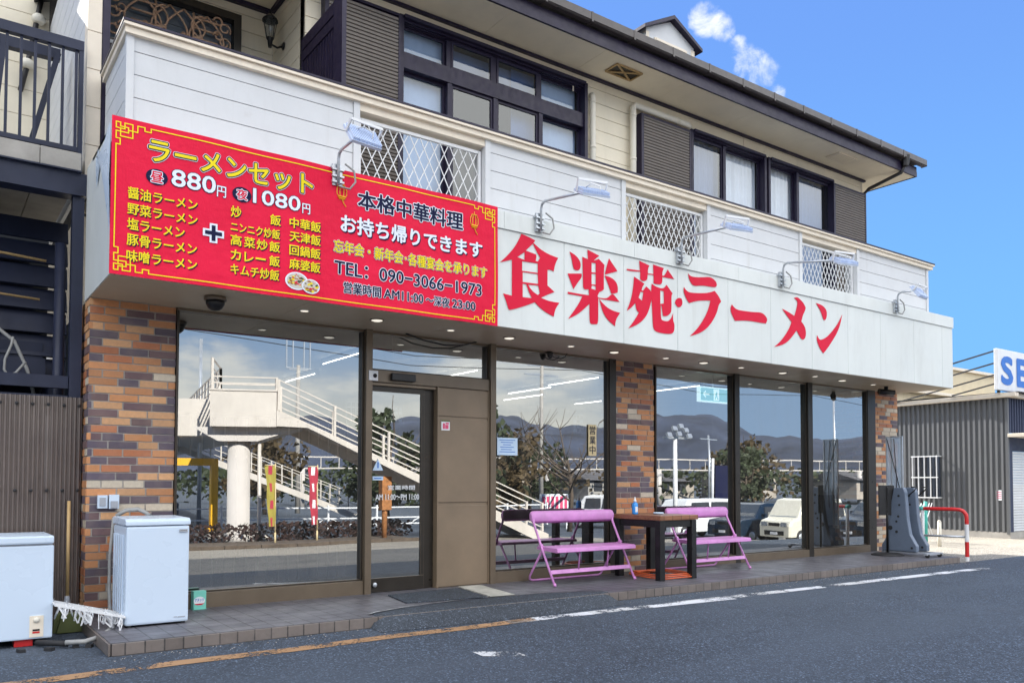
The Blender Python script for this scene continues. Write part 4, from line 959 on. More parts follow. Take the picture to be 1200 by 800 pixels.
flood(5.11, .74, .10, -.25, 'floodlight on a long arm between the left and middle lattice grilles')
flood(7.20, .74, .05, -.25, 'floodlight on a long arm in front of the middle lattice grille')
flood(9.13, .80, .13, -.25, 'floodlight arm crossing the right lattice grille')
flood(11.92, .22, .01, .1, 'floodlight on a short arm at the far right end of the balcony', .95)

# dome camera, small camera
t = thing('dome_camera', 'dark dome security camera under the soffit by the left brick pillar', 'camera', (1.955, 7.02, 2.766))
m = MB(); m.lathe((1.955, 7.02, 2.765), [(.088, 0), (.092, -.02), (.088, -.034), (.001, -.034)], 24); m.build('camera_base', 'bronze', t)
m = MB(); m.lathe((1.955, 7.02, 2.73), [(.078, 0), (.074, -.03), (.058, -.06), (.033, -.078), (.001, -.084)], 24); m.build('dome', 'black_metal', t)
t = thing('bullet_camera', 'small black bullet camera under the soffit by the right brick pillar', 'camera', (12.55, 7.2, 2.766))
m = MB(); m.cyl((12.55, 7.2, 2.765), (12.55, 7.2, 2.70), .03); m.build('mount', 'black_metal', t)
m = MB(); m.cyl((12.44, 7.26, 2.69), (12.66, 7.13, 2.67), .045); m.build('camera_body', 'black_metal', t, smooth_all=False)
m = MB(); m.tube([(4.05, 7.57, 2.765), (4.25, 7.55, 2.71), (4.5, 7.545, 2.685), (4.72, 7.55, 2.70), (4.93, 7.57, 2.765)], .008, 8)
tag(m.build('sagging_cable', 'cable_black'), 'black cable sagging below the soffit over the door', 'cable')
m = MB(); m.tube([(5.98, 7.60, 2.75), (6.05, 7.60, 2.70), (6.15, 7.60, 2.69), (6.22, 7.6, 2.72), (6.25, 7.6, 2.765)], .006, 6); m.lathe((5.99, 7.60, 2.70), [(.02, .06), (.04, .05), (.03, 0), (.012, -.02)], 12)
tag(m.build('cable_plug', 'cable_black'), 'black plug and cable hanging over the window left of the middle pillar', 'plug')
# wall lantern
t = thing('wall_lantern', 'old style black wall lantern in the balcony recess', 'lantern', (3.10, 8.72, 6.0))
m = MB(); m.tube([(3.125, 8.72, 6.02), (3.05, 8.72, 5.98), (2.98, 8.72, 6.0), (2.97, 8.72, 6.06)], .012, 8); m.lathe((3.122, 8.72, 6.02), [(.045, -.0), (.035, -.012), (.001, -.02)], 12, 'x'); m.build('lantern_arm', 'black_metal', t)
m = MB(); m.lathe((2.97, 8.72, 6.06), [(.02, -.10), (.03, -.02), (.045, 0), (.02, .005)], 8)
m.lathe((2.97, 8.72, 6.25), [(.09, 0), (.075, .03), (.03, .07), (.012, .09), (.02, .11), (.003, .13)], 8)
for a in range(6): m.bar((2.97 + .04 * math.cos(a * PI / 3), 8.72 + .04 * math.sin(a * PI / 3), 6.06), (2.97 + .075 * math.cos(a * PI / 3), 8.72 + .075 * math.sin(a * PI / 3), 6.25), .007)
m.build('lantern_frame', 'black_metal', t)
m = MB(); m.lathe((2.97, 8.72, 6.065), [(.036, 0), (.068, .183)], 6); m.build('lantern_glass', 'window_glass', t)

# ================================================================== left side: steel stair, fence
t = thing('steel_stair', 'dark navy steel stair landing with railing beside the shop', 'staircase', (.5, 7.95, 0))
m = MB(); m.box(-3.5, 1.098, 7.90, 8.0, 3.69, 3.88); m.box(-3.5, 1.05, 7.86, 8.04, 3.675, 3.69).box(-3.5, 1.05, 7.86, 8.04, 3.88, 3.893)
m.box(-3.5, .985, 7.92, 7.98, 2.01, 2.115); m.box(-3.5, .985, 7.93, 7.98, 1.90, 1.95)
m.build('beam', 'navy_steel', t)
m = MB(); m.box(.99, 1.08, 7.90, 8.0, 0, 3.674); m.build('post', 'navy_steel', t)
m = MB(); m.tube([(.93, 8.12, 0), (.93, 8.12, 3.3)], .045, 14); m.build('drain_pipe', 'navy_steel', t)
m = MB(); m.box(-3.5, .735, 7.91, 10.1, 3.895, 4.06).box(.74, 1.05, 7.91, 10.1, 3.895, 4.06); m.build('landing_slab', 'concrete', t, bevel=.004)
rl = MB(); rl.box(-3.5, 1.055, 7.915, 7.985, 4.97, 5.055).box(-3.5, 1.02, 7.93, 7.97, 4.075, 4.115).box(1.02, 1.055, 7.92, 7.98, 3.90, 4.97)
ro = rl.build('railing', 'navy_steel', t)
for i in range(40):
    x = 1.001 - .1035 * i
    if x > -2.9: q = MB(); q.box(x - .011, x + .011, 7.938, 7.962, 4.116, 4.969); q.build('baluster', 'navy_steel', ro)
m = MB()
for i in range(9): m.box(-2.2, .86, 8.15 + .24 * i, 8.40 + .24 * i, 2.10 + .18 * i, 2.13 + .18 * i); m.box(-2.2, .86, 8.385 + .24 * i, 8.40 + .24 * i, 2.13 + .18 * i, 2.28 + .18 * i)
m.box(.865, .90, 8.1, 10.4, 1.9, 2.1)
m.build('tread', 'navy_steel', t)
m = MB(); m.bar((.97, 9.0, 5.37), (.70, 9.0, 4.2), .05, .13, up=(0, 1, 0)); m.box(-2, .99, 8.96, 9.05, 5.32, 5.42); m.bar((.52, 9.0, 5.37), (.42, 9.0, 4.2), .05, .12, up=(0, 1, 0)); m.build('stringer', 'navy_steel', t)
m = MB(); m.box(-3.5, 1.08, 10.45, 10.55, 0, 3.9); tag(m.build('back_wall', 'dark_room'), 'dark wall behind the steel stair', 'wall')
m = MB(); planks(m, -3.5, 1.08, 3.95, 7.2, 10.9, .03, .30); m.box(-3.5, 1.08, 10.935, 11.0, 3.95, 7.2)
tag(m.build('corridor_wall', 'cream_siding'), 'cream sided wall at the back of the stair landing', 'wall')
t = thing('conduit', 'cream conduit with saddle clips on the corridor wall', 'conduit', (.85, 10.8, 5.6))
m = MB(); m.tube([(1.0, 10.85, 6.9), (.93, 10.85, 6.45), (.86, 10.85, 6.0), (.80, 10.85, 5.7)], .028, 8); m.build('pipe', 'black_trim', t)
m = MB(); m.lathe((.965, 10.83, 6.58), [(.05, -.05), (.075, -.02), (.075, .02), (.05, .05)], 12); m.build('saddle', 'pipe_cream', t); m = MB(); m.lathe((.86, 10.83, 6.02), [(.05, -.05), (.075, -.02), (.075, .02), (.05, .05)], 12); m.build('saddle', 'pipe_cream', t)
# cables and pipes under the landing
t = thing('louvre_screen', 'dark blue black slats under the steel stair landing', 'louvre', (-.5, 8.62, 2.0))
for i in range(8): m = MB(); m.obox((-.95, 8.66, 2.03 + .215 * i), (2.0, .012, .105), Matrix.Rotation(-.35, 3, 'X')); m.build('slat', 'navy_steel', t)
rnd = random.Random(11); m = MB()
m.tube([(-.6, 8.5, 2.85), (.1, 8.48, 2.74), (.42, 8.45, 2.62), (.62, 8.42, 2.45), (.72, 8.38, 2.2), (.78, 8.36, 1.96)], .016, 8)
m.tube([(.60, 8.3, 2.47), (.59, 8.3, 2.40), (.545, 8.3, 2.27), (.54, 8.3, 2.18), (.57, 8.3, 2.13), (.63, 8.3, 2.16), (.70, 8.3, 2.26)], .011, 8)
tag(m.build('cable_bundle', 'cable_grey'), 'bundle of grey cables hanging under the steel stair', 'cable')
m = MB(); m.tube([(-1.5, 8.3, 3.33), (.84, 8.3, 3.17)], .012, 8); m.tube([(-1.5, 8.35, 2.95), (.80, 8.35, 2.83)], .010, 8)
tag(m.build('copper_pipe', 'wood_handle'), 'thin copper coloured pipes running under the stair landing', 'pipe')
# fence of corrugated plastic sheet
m = MB(); n = 560; xa, xb = -3.0, 1.092; pv = None
for i in range(n + 1):
    x = xa + (xb - xa) * i / n; y = 7.865 + .014 * math.cos(x * 2 * PI / .034)
    a = m.pts([(x, y, -.02), (x, y, 1.93)])
    if pv is not None: m.face((pv, a, a + 1, pv + 1), True)
    pv = a
ft = thing('corrugated_fence', 'see-through brown corrugated plastic fence behind the chest freezer', 'fence', (.3, 7.87, 0))
m.build('sheet', 'plastic_sheet', ft)
m = MB()
for z in (.35, 1.14, 1.80): m.box(-3.0, 1.085, 7.885, 7.92, z - .03, z + .03)
m.build('rail', 'bark', ft)
m = MB()
for z in (1.14, 1.86):
    for i in range(22):
        x = 1.065 - .115 * i - (0.0 if z > 1.5 else .0); m.lathe((x, 7.856, z), [(.014, .0), (.013, -.008), (.004, -.012)], 10, 'y')
m.build('cap_nail', 'black_rubber', ft)

# ================================================================== things by the left pillar
t = thing('chest_freezer', 'white chest freezer standing on red bricks at the left edge', 'freezer', (.3, 7.2, .05))
m = MB(); m.box(-.20, .802, 7.0, 7.55, .055, .742); m.build('body', 'appliance_white', t, bevel=.012)
m = MB(); m.box(-.205, .80, 6.985, 7.555, .752, .812); m.build('lid', 'appliance_white', t, bevel=.014)
m = MB(); m.box(-.19, .79, 7.004, 7.54, .7425, .7515); m.build('gasket', 'appliance_grey', t)
m = MB(); m.m(0).box(.652, .742, 6.994, 7.0, .07, .225); m.m(1).lathe((.697, 6.993, .195), [(.022, .0), (.020, -.008), (.001, -.009)], 18, 'y'); m.m(2).box(.672, .718, 6.991, 6.994, .115, .128).m(3).box(.672, .718, 6.991, 6.994, .098, .11)
m.build('control_panel', ['cream_trim', 'pipe_cream', 'black_metal', 'red_paint'], t)
m = MB(); m.box(.56, .68, 7.04, 7.2, gz(7), .056); m.box(-.15, .0, 7.04, 7.2, 0, .056); tag(m.build('brick_block', 'red_paint', bevel=.005), 'red bricks under the chest freezer', 'brick')
t = thing('washing_machine', 'white top lid appliance standing on the tiled step by the brick pillar', 'appliance', (1.5, 7.1, .09))
m = MB(); m.m(0).box(1.274, 1.742, 6.875, 7.40, .105, .868); m.build('body', 'appliance_white', t, bevel=.018)
m = MB(); m.prism([(6.868, .872), (6.868, .905), (6.90, .926), (7.385, .932), (7.41, .92), (7.41, .872)], 1.268, 1.748, 'x'); m.build('lid', 'appliance_white', t, bevel=.008)
m = MB()
for i in range(5): m.box(1.262, 1.2735, 6.96 + i * .085, 7.0 + i * .085, .18, .80)
m.build('side_rib', 'appliance_white', t, bevel=.004)
m = MB(); m.m(0).box(1.662, 1.724, 6.866, 6.874, .815, .838); m.m(1).box(1.668, 1.718, 6.8645, 6.8655, .828, .832)
m.build('badge', ['appliance_grey', 'chrome'], t)
m = MB(); m.box(1.63, 1.655, 6.871, 6.8745, .145, .150).box(1.66, 1.715, 6.871, 6.8745, .142, .149); m.build('marking', 'appliance_grey', t)
for x in (1.31, 1.70):
    for y in (6.91, 7.36): m = MB(); m.cyl((x, y, .09), (x, y, .106), .022); m.build('foot', 'black_rubber', t)
m = MB(); m.tube([(1.30, 7.45, .93), (1.37, 7.44, .975), (1.46, 7.43, .985), (1.52, 7.42, .955), (1.55, 7.40, .93)], .018, 10); m.tube([(1.285, 7.46, .92), (1.262, 7.47, .6), (1.255, 7.44, .35), (1.25, 7.35, .14), (1.25, 7.2, .115)], .014, 10)
m.tube([(1.25, 7.2, .112), (1.20, 6.95, .095), (1.10, 6.80, .06), (.98, 6.74, .045), (.86, 6.78, .045)], .018, 10)
m.build('hose', 'cable_grey', t)
m = MB(); m.obox((2.0, 7.56, .172), (.055, .032, .08), Matrix.Rotation(.1, 3, 'Z')); m.box(1.94, 2.06, 7.52, 7.60, .0905, .0915)
t = thing('detergent_box', 'small mint green detergent box beside the white washing machine', 'box', (2.0, 7.56, .09))
m.build('carton', 'mint_box', t, bevel=.002)
m = MB(); R = Matrix.Rotation(.1, 3, 'Z')
c0 = m.pts([Vector((2.0, 7.56, .165)) + R @ Vector((-.005 + .05 * math.cos(a * PI / 12), -.0326, .038 * math.sin(a * PI / 12))) for a in range(24)]); m.m(0).face(list(range(c0, c0 + 24)))
c0 = m.pts([Vector((2.0, 7.56, .142)) + R @ Vector((-.005 + .042 * math.cos(a * PI / 12), -.0330, .014 * math.sin(a * PI / 12))) for a in range(12, 25)]); m.m(1).face(list(range(c0, c0 + 13)))
nb = len(m.v); put_text(m, 'アタック', -.045, -.004, .08, .026, -.0336, .03, 2)
m.v[nb:] = [tuple(Vector((2.0, 7.56, .165)) + R @ Vector(v)) for v in m.v[nb:]]
m.build('label_print', ['paper', 'lettering_red', 'ink_blue'], t)
# broom leaning on the fence
t = thing('broom', 'wooden handled broom standing upside against the corrugated fence', 'broom', (.97, 7.72, .2))
m = MB(); m.tube([(.985, 7.70, .26), (.995, 7.80, 1.05)], .0135, 10); m.build('handle', 'wood_handle', t)
m = MB(); m.lathe((.983, 7.695, .17), [(.028, 0), (.024, .06), (.016, .10)], 10); m.build('socket', 'appliance_grey', t)
m = MB(); rnd = random.Random(2); m.prism([(.86, .0), (1.09, .0), (1.06, .14), (.93, .17), (.87, .14)], 7.50, 7.55, 'y'); m.prism([(.88, .005), (1.07, .005), (1.03, .16), (.92, .16)], 7.44, 7.50, 'y')
tag(m.build('dustpan', 'green_plastic', bevel=.006), 'olive green plastic dustpan under the clothes hanger', 'dustpan')
# folded laundry hanger with clips
t = thing('laundry_hanger', 'white plastic laundry hanger full of clips lying by the step', 'hanger', (1.0, 7.0, .1))
m = MB(); O = lambda u, v, w_=0: (.80 + .47 * u, 6.84 + .32 * v, .31 - .13 * u + w_)
for a, b_ in (((0, 0), (1, 0)), ((0, 1), (1, 1)), ((0, 0), (0, 1)), ((1, 0), (1, 1)), ((0, .33), (1, .33)), ((0, .66), (1, .66)), ((.25, 0), (.25, 1)), ((.5, 0), (.5, 1)), ((.75, 0), (.75, 1))): m.bar(O(*a), O(*b_), .010, .012)
for s_ in (0, .02): m.bar(O(1.0, .1 + s_ * 8), O(.86, .1 + s_ * 8), .016, .012)
m.build('hanger_frame', 'white_metal', t)
rnd = random.Random(9)
for i in range(34):
    u, v = rnd.uniform(.02, .98), rnd.uniform(-.05, .95); p = Vector(O(u, v, rnd.uniform(-.02, .02))); m = MB()
    R = Matrix.Rotation(rnd.uniform(-.55, .55), 3, 'Y') @ Matrix.Rotation(rnd.uniform(-.4, .4), 3, 'X') @ Matrix.Rotation(rnd.uniform(0, 3.1), 3, 'Z'); h_ = rnd.uniform(.07, .105)
    T = lambda x, z: p + R @ Vector((x, 0, z))
    m.bar(T(0, .02), T(0, -.012), .003)
    for s_ in (-1, 1): m.bar(T(.003 * s_, -.012), T(.020 * s_, -.012 - h_ * .45), .005, .010); m.bar(T(.020 * s_, -.012 - h_ * .45), T(.002 * s_, -.012 - h_), .005, .010)
    m.build('clip', 'white_metal', t)
m = MB(); rnd = random.Random(21)
for i in range(5): x, y = .62 + .14 * i + rnd.uniform(-.05, .05), 6.80 + rnd.uniform(-.06, .05); m.obox((x, y, .012), (.03, .02, .012), Matrix.Rotation(rnd.uniform(0, 3), 3, 'Z'))
m.tube([(.70, 6.98, .03), (.80, 6.86, .035), (.88, 6.80, .03)], .022, 8)
tag(m.build('litter', 'black_rubber'), 'scraps of dark litter on the ground under the freezer', 'litter')

# ================================================================== benches and table
def bench(ox, oy, w_, label):
    """folding pink steel bench; ox,oy = front left foot on the step"""
    t = thing('folding_bench', label, 'bench', (ox, oy, .09), 'pink folding benches on the step'); z0 = .09
    seat_y0, seat_y1, sz = oy + .02, oy + .33, z0 + .395; back_y = oy + .40
    for x in (ox, ox + w_):                                            # front leg runs up and back to carry the backrest
        fr = MB(); fr.tube([(x, oy, z0), (x, oy + .235, z0 + .40), (x, back_y - .02, z0 + .66), (x, back_y + .0, z0 + .745)], .0135, 10); fr.build('front_leg', 'pink_paint', t)
    rr = MB(); y1 = oy + .53; xi = ox + .045; xo = ox + w_ - .045; c_ = .05
    rr.tube([(xi, oy + .25, z0 + .415), (xi, y1 - .02, z0 + .07), (xi + .01, y1, z0 + .03), (xi + c_, y1, z0 + .013), (xo - c_, y1, z0 + .013), (xo - .01, y1, z0 + .03), (xo, y1 - .02, z0 + .07), (xo, oy + .25, z0 + .415)], .0125, 10)
    rr.build('rear_leg', 'pink_paint', t)
    s_ = MB(); s_.prism([(seat_y0 - .05, sz - .03), (seat_y0 - .045, sz + .008), (seat_y0 - .02, sz + .016), (seat_y1, sz + .018), (seat_y1 + .012, sz + .008), (seat_y1 + .01, sz - .012), (seat_y1 - .02, sz - .018), (seat_y0 - .03, sz - .035)], ox + .012, ox + w_ - .012, 'x'); s_.build('seat', 'pink_paint', t, bevel=.003)
    b_ = MB(); pr = [(back_y + .028, z0 + .70), (back_y - .004, z0 + .665), (back_y - .020, z0 + .70), (back_y - .018, z0 + .765), (back_y + .0, z0 + .80), (back_y + .02, z0 + .805), (back_y + .034, z0 + .79)]
    ex = [0, .012, .03, .06]; pv = None; secs = []
    xs_ = [ox - .028, ox - .02, ox + .0, ox + .04] + [ox + w_ - .04, ox + w_, ox + w_ + .02, ox + w_ + .028]; sc = [.55, .82, .96, 1, 1, .96, .82, .55]
    for x, k_ in zip(xs_, sc): secs.append(b_.pts([(x, back_y + (y - back_y) * (.6 + .4 * k_), z0 + .735 + (z - z0 - .735) * k_) for y, z in pr]))
    n = len(pr)
    for a, c in zip(secs, secs[1:]):
        for j in range(n): b_.face((a + j, a + (j + 1) % n, c + (j + 1) % n, c + j), True)
    b_.face([secs[0] + j for j in range(n)]); b_.face([secs[-1] + j for j in range(n)][::-1]); b_.build('backrest', 'pink_paint', t)
    k_ = MB(); k_.bar((ox + .01, oy + .082, z0 + .145), (ox + w_ - .01, oy + .082, z0 + .145), .012, .045, up=(0, .5, 1)); ko = k_.build('footrest', 'pink_paint', t)
    for u in (.34, .70): k_ = MB(); k_.tube([(ox + w_ * u, oy + .085, z0 + .16), (ox + w_ * u, oy + .06, z0 + .385)], .009, 8); k_.build('strut', 'pink_paint', t)
    for x in (ox, ox + w_):
        k_ = MB(); k_.cyl((x - .018, oy + .25, z0 + .425), (x + .018, oy + .25, z0 + .425), .02, n=12); k_.build('hinge', 'pink_paint', t)
        k_ = MB(); k_.cyl((x, oy - .004, z0), (x, oy + .01, z0 + .03), .017, n=10); k_.build('foot_cap', 'pink_paint', t)
    return t
bench(5.575, 6.985, 1.19, 'pink folding bench left of the wooden table')
bench(7.74, 6.99, 1.12, 'pink folding bench partly behind the wooden table')
t = thing('table', 'square wooden table with black legs standing in front of the middle pillar', 'table', (7.2, 7.05, .09))
m = MB(); m.box(6.855, 7.49, 6.66, 7.45, .782, .838); m.build('table_top', 'table_wood', t, bevel=.006)
for x in (6.90, 7.43):
    for y in (6.71, 7.39): m = MB(); m.box(x - .04, x + .04, y - .04, y + .04, .09, .78); m.build('leg', 'black_metal', t, bevel=.004)
m = MB(); m.box(6.942, 7.388, 6.685, 6.735, .70, .781).box(6.942, 7.388, 7.365, 7.415, .70, .781).box(6.875, 6.925, 6.752, 7.348, .70, .781).box(7.405, 7.455, 6.752, 7.348, .70, .781); m.build('apron', 'black_metal', t, bevel=.003)
t = thing('pump_bottle', 'blue bottle with a white cap on the wooden table', 'bottle', (6.93, 7.15, .838))
m = MB(); m.lathe((6.93, 7.15, .839), [(.034, 0), (.036, .01), (.036, .11), (.030, .13), (.016, .145)], 18); m.build('bottle_body', 'blue_bottle', t)
m = MB(); m.lathe((6.93, 7.15, .984), [(.018, 0), (.018, .025), (.010, .03), (.007, .06), (.002, .062)], 14); m.build('cap', 'white_metal', t)
m = MB()
for j in range(2): m.quad(*[(6.93 + .0368 * math.cos(a), 7.15 + .0368 * math.sin(a), z) for a, z in ((-2.2 + j * .45, .865), (-1.75 + j * .45, .865), (-1.75 + j * .45, .93), (-2.2 + j * .45, .93))])
m.build('label_print', 'paper', t)
t = thing('ashtray', 'small pale blue dish on the wooden table', 'dish', (7.12, 6.95, .838))
m = MB(); m.lathe((7.12, 6.95, .839), [(.045, 0), (.062, .012), (.064, .026), (.052, .024), (.045, .008), (.001, .007)], 20); m.build('bowl', 'blue_bottle' if False else 'pale_blue_paper', t)
m = MB()
for r_, z, s_ in ((.30, .107, 0), (.28, .125, .3), (.26, .142, .7)):
    m.tube([(7.24 + (r_ * 1.0) * math.copysign(abs(math.cos(a)) ** .5, math.cos(a)), 7.02 + (r_ * 1.15) * math.copysign(abs(math.sin(a)) ** .5, math.sin(a)), z + .006 * math.sin(a * 3 + s_)) for a in [i * 2 * PI / 48 for i in range(48)]], .0075, 8, cyclic=True)
m.tube([(6.98, 7.30, .12), (7.3, 7.33, .13), (7.5, 7.2, .14)], .012, 8)
tag(m.build('orange_hose', 'orange_plastic'), 'coiled orange hose on the step under the table', 'hose')
m = MB(); m.prism([(3.66, 6.80), (4.50, 6.70), (4.62, 7.42), (3.76, 7.36)], .0905, .1035, 'z'); tag(m.build('doormat', 'asphalt_patch', bevel=.003), 'dark gritty doormat on the step in front of the entrance', 'doormat')
m = MB(); m.prism([(4.54, 6.70), (4.81, 6.66), (4.95, 7.50), (4.68, 7.53)], .0905, .103, 'z'); tag(m.build('threshold_slab', 'concrete_slab', bevel=.002), 'pale flat slab on the step right of the doormat', 'slab')
# ================================================================== right end of the step
t = thing('poster_stand', 'black poster stand with a round base near the right pillar', 'sign stand', (12.3, 7.1, .09))
m = MB(); m.lathe((12.32, 7.08, .09), [(.24, 0), (.24, .012), (.20, .03), (.05, .045), (.001, .046)], 28); m.build('base', 'black_rubber', t)
m = MB(); m.tube([(12.32, 7.08, .13), (12.32, 7.08, 1.16)], .018, 10); m.build('pole', 'black_metal', t)
m = MB(); m.obox((12.32, 7.09, .95), (.14, .012, .235), Matrix.Rotation(-.35, 3, 'Z')); m.box(12.305, 12.335, 7.055, 7.075, .75, 1.15); m.build('panel', 'black_rubber', t, bevel=.004)
t = thing('barrier_stand', 'grey plastic barrier stand on casters holding a tall clear panel', 'stand', (12.75, 6.9, .09))
for xc in (12.44, 12.75):
    m = MB(); m.prism([(6.66, .16), (6.66, .25), (6.76, .42), (6.80, .66), (6.83, 1.08), (6.86, 1.15), (7.01, 1.15), (7.05, .95), (7.10, .60), (7.16, .34), (7.22, .25), (7.22, .16)], xc - .045, xc + .045, 'x'); lo = m.build('side_leg', 'grey_plastic', t, bevel=.014)
    for y, z, r_ in ((7.07, .52, .034), (6.94, .70, .018), (6.97, .62, .018), (6.92, .88, .016), (6.73, .22, .018), (6.93, 1.02, .018), (6.97, .46, .022)): m = MB(); m.cyl((xc - .0455, y, z), (xc - .051, y, z), r_, n=14); m.build('recess', 'black_rubber', lo)
m = MB(); m.box(12.42, 12.78, 7.17, 7.24, .125, .158).box(12.30, 12.76, 6.44, 6.50, .128, .158).box(12.42, 12.47, 6.505, 7.165, .128, .156).box(12.72, 12.77, 6.505, 7.165, .128, .156); m.build('chassis', 'appliance_grey', t, bevel=.005)
for x, y in ((12.34, 6.46), (12.70, 6.46), (12.44, 7.2), (12.76, 7.2)):
    m = MB(); m.cyl((x - .014, y, .122), (x + .014, y, .122), .032, n=16); m.bar((x, y, .12), (x, y, .155), .02, .03); m.build('caster', 'black_rubber', t)
for x in (12.44, 12.75):
    m = MB(); m.tube([(x + .05, 6.83, 1.02), (x + .06, 6.74, 1.10), (x + .06, 6.70, 1.15), (x + .06, 6.78, 1.16)], .011, 8); m.build('handle', 'black_metal', t)
m = MB(); m.box(12.592, 12.604, 6.985, 7.225, .50, 1.95); po = m.build('clear_panel', 'clear_acrylic', t)
m = MB()
for y in (6.975, 7.145, 7.23): m.box(12.585, 12.611, y - .010, y + .010, .46, 1.965)
m.box(12.585, 12.611, 6.99, 7.218, 1.952, 1.965); m.build('panel_edge', 'galvanised', po)
m = MB(); m.tube([(12.58, 7.22, 1.93), (12.575, 7.10, 1.5), (12.575, 7.0, 1.1)], .006, 6); m.tube([(12.58, 7.10, 1.93), (12.575, 7.06, 1.3), (12.575, 7.08, .8)], .006, 6); m.build('cord', 'cable_black', t)
t = thing('guard_rail', 'red and white banded steel guard rail at the right end of the step', 'guard rail', (13.35, 6.36, 0))
m = MB(); P = [(13.35, 6.36, -.02), (13.35, 6.36, .66), (13.348, 6.375, .73), (13.34, 6.42, .785), (13.325, 6.50, .805), (13.22, 7.08, .808)]
def seg(a, b_): return [Vector(a).lerp(Vector(b_), i / 6) for i in range(7)]
m.m(0).tube([(13.35, 6.36, -.01), (13.35, 6.36, .065)], .030, 14, caps=False); m.m(1).tube([(13.35, 6.36, .065), (13.35, 6.36, .30)], .030, 14, caps=False); m.m(0).tube([(13.35, 6.36, .30), (13.35, 6.36, .575)], .030, 14, caps=False)
m.m(1).tube([(13.35, 6.36, .575), (13.35, 6.36, .68), (13.348, 6.368, .73), (13.342, 6.40, .775), (13.332, 6.45, .80), (13.315, 6.53, .806), (13.235, 6.98, .808)], .030, 14, caps=False)
m.m(2).tube([(13.235, 6.98, .808), (13.22, 7.06, .808)], .033, 14); m.m(0).tube([(13.235, 7.0, 0), (13.235, 7.0, .80)], .028, 12)
m.build('hoop', ['white_metal', 'red_paint', 'teal_paint'], t)
m = MB(); m.tube([(13.35, 6.39, .375), (13.235, 6.97, .375)], .018, 10); m.build('mid_bar', 'galvanised', t)

# ================================================================== neighbouring buildings on the right
wd = Vector((.100, .995, 0)); wn = Vector((-.995, .100, 0)); P0 = Vector((19.50, 8.40, 0))   # side wall runs back from the corner
def W(u, out, z): v = P0 + wd * u + wn * out; return (v.x, v.y, z)
t = thing('corrugated_workshop', 'dark corrugated metal workshop with a white roller door right of the shop', 'building', (19.5, 8.4, 0))
m = MB(); n = 0; pv = None; u = 0.0; prof = [(0, .0), (.050, .0), (.062, .036), (.112, .036), (.125, 0)]
while u < 9:
    for du, o_ in prof[:-1]:
        a = m.pts([W(u + du, o_, .14), W(u + du, o_, 3.12)])
        if pv is not None: m.face((pv, a, a + 1, pv + 1))
        pv = a
    u += .125
m.build('side_wall', 'corrugated_grey', t)
m = MB(); m.m(0); pv = None; x = 0.0
while x < 9:
    for du, o_ in prof[:-1]:
        a = m.pts([(19.53 + x + du, 8.40 - o_, 2.34), (19.53 + x + du, 8.40 - o_, 3.12)])
        if pv is not None: m.face((pv, a, a + 1, pv + 1))
        pv = a
    x += .125
m.m(0).box(19.53, 19.72, 8.38, 8.55, .14, 2.22).box(24.2, 28, 8.38, 8.55, .14, 2.33).box(19.72, 24.2, 8.50, 8.56, 1.95, 2.33)
m.build('front_wall', 'corrugated_shaded', t)
m = MB(); m.bar(W(-.02, .012, .1), W(-.02, .012, 3.12), .06); m.build('corner_trim', 'corrugated_grey', t)
m = MB(); m.box(19.45, 28, 7.95, 8.36, 2.24, 2.32); m.build('canopy', 'cream_trim', t, bevel=.01)
m = MB()
z = 0.14
while z < 1.93: m.prism([(8.46, z), (8.445, z + .012), (8.445, z + .045), (8.46, z + .057)], 19.74, 24.18, 'x'); z += .06
m.build('roller_door', 'roller_shutter', t)
m = MB(); b_ = m.pts([W(9.1, .03, 0), W(-.06, .03, 0), W(-.06, -.25, 0), W(9.1, -.25, 0), W(9.1, .03, .138), W(-.06, .03, .138), W(-.06, -.25, .138), W(9.1, -.25, .138)])
for q in ((0, 1, 5, 4), (1, 2, 6, 5), (4, 5, 6, 7), (2, 3, 7, 6), (3, 0, 4, 7)): m.face([b_ + i for i in q])
m.box(19.7, 28, 8.36, 8.6, 0, .135); m.build('plinth', 'concrete', t)
m = MB(); m.bar(W(-.3, .10, 3.17), W(9, .10, 3.17), .14, .10); m.bar((19.4, 8.30, 3.17), (28.2, 8.30, 3.17), .14, .10); m.build('gutter', 'cream_trim', t, bevel=.02)
m = MB(); b_ = m.pts([W(-.35, .15, 3.225), (28.2, 8.2, 3.225), (29, 17.4, 3.35), W(9, .15, 3.35)]); m.face((b_, b_ + 1, b_ + 2, b_ + 3)); m.box(19.9, 28, 9.0, 17, 3.0, 3.2); m.build('roof', 'corrugated_shaded', t)
m = MB()
for q in range(5): m.bar(W(1.55 + .155 * q, .16, .86), W(1.55 + .155 * q, .16, 1.88), .022)
for z in (.88, 1.36, 1.86): m.bar(W(1.52, .16, z), W(2.20, .16, z), .025)
for uu in (1.53, 2.19):
    for z in (.88, 1.86): m.bar(W(uu, .16, z), W(uu, .0, z), .025)
gw = MB(); gw.bar(W(1.55, .03, 1.37), W(2.17, .03, 1.37), .04, .96); wo = gw.build('window', 'window_glass_dark', t); m.build('window_grille', 'white_metal', wo)
m = MB(); a, b_ = W(.10, .034, .84), W(.24, .034, .84); c0 = m.pts([a, b_, (b_[0], b_[1], 1.07), (a[0], a[1], 1.07)]); m.m(0).face((c0, c0 + 1, c0 + 2, c0 + 3))
for z in (.89, .93, .97, 1.02):
    a, b_ = W(.12, .036, z), W(.22, .036, z); c0 = m.pts([a, b_, (b_[0], b_[1], z + .016), (a[0], a[1], z + .016)]); m.m(1).face((c0, c0 + 1, c0 + 2, c0 + 3))
tag(m.build('wall_notice', ['paper', 'ink_pink']), 'small white notice with red lines on the corrugated workshop wall', 'notice')
t = thing('rooftop_sign', 'white rooftop sign with large blue letters S and E on the workshop', 'sign', (19.2, 8.4, 3.25))
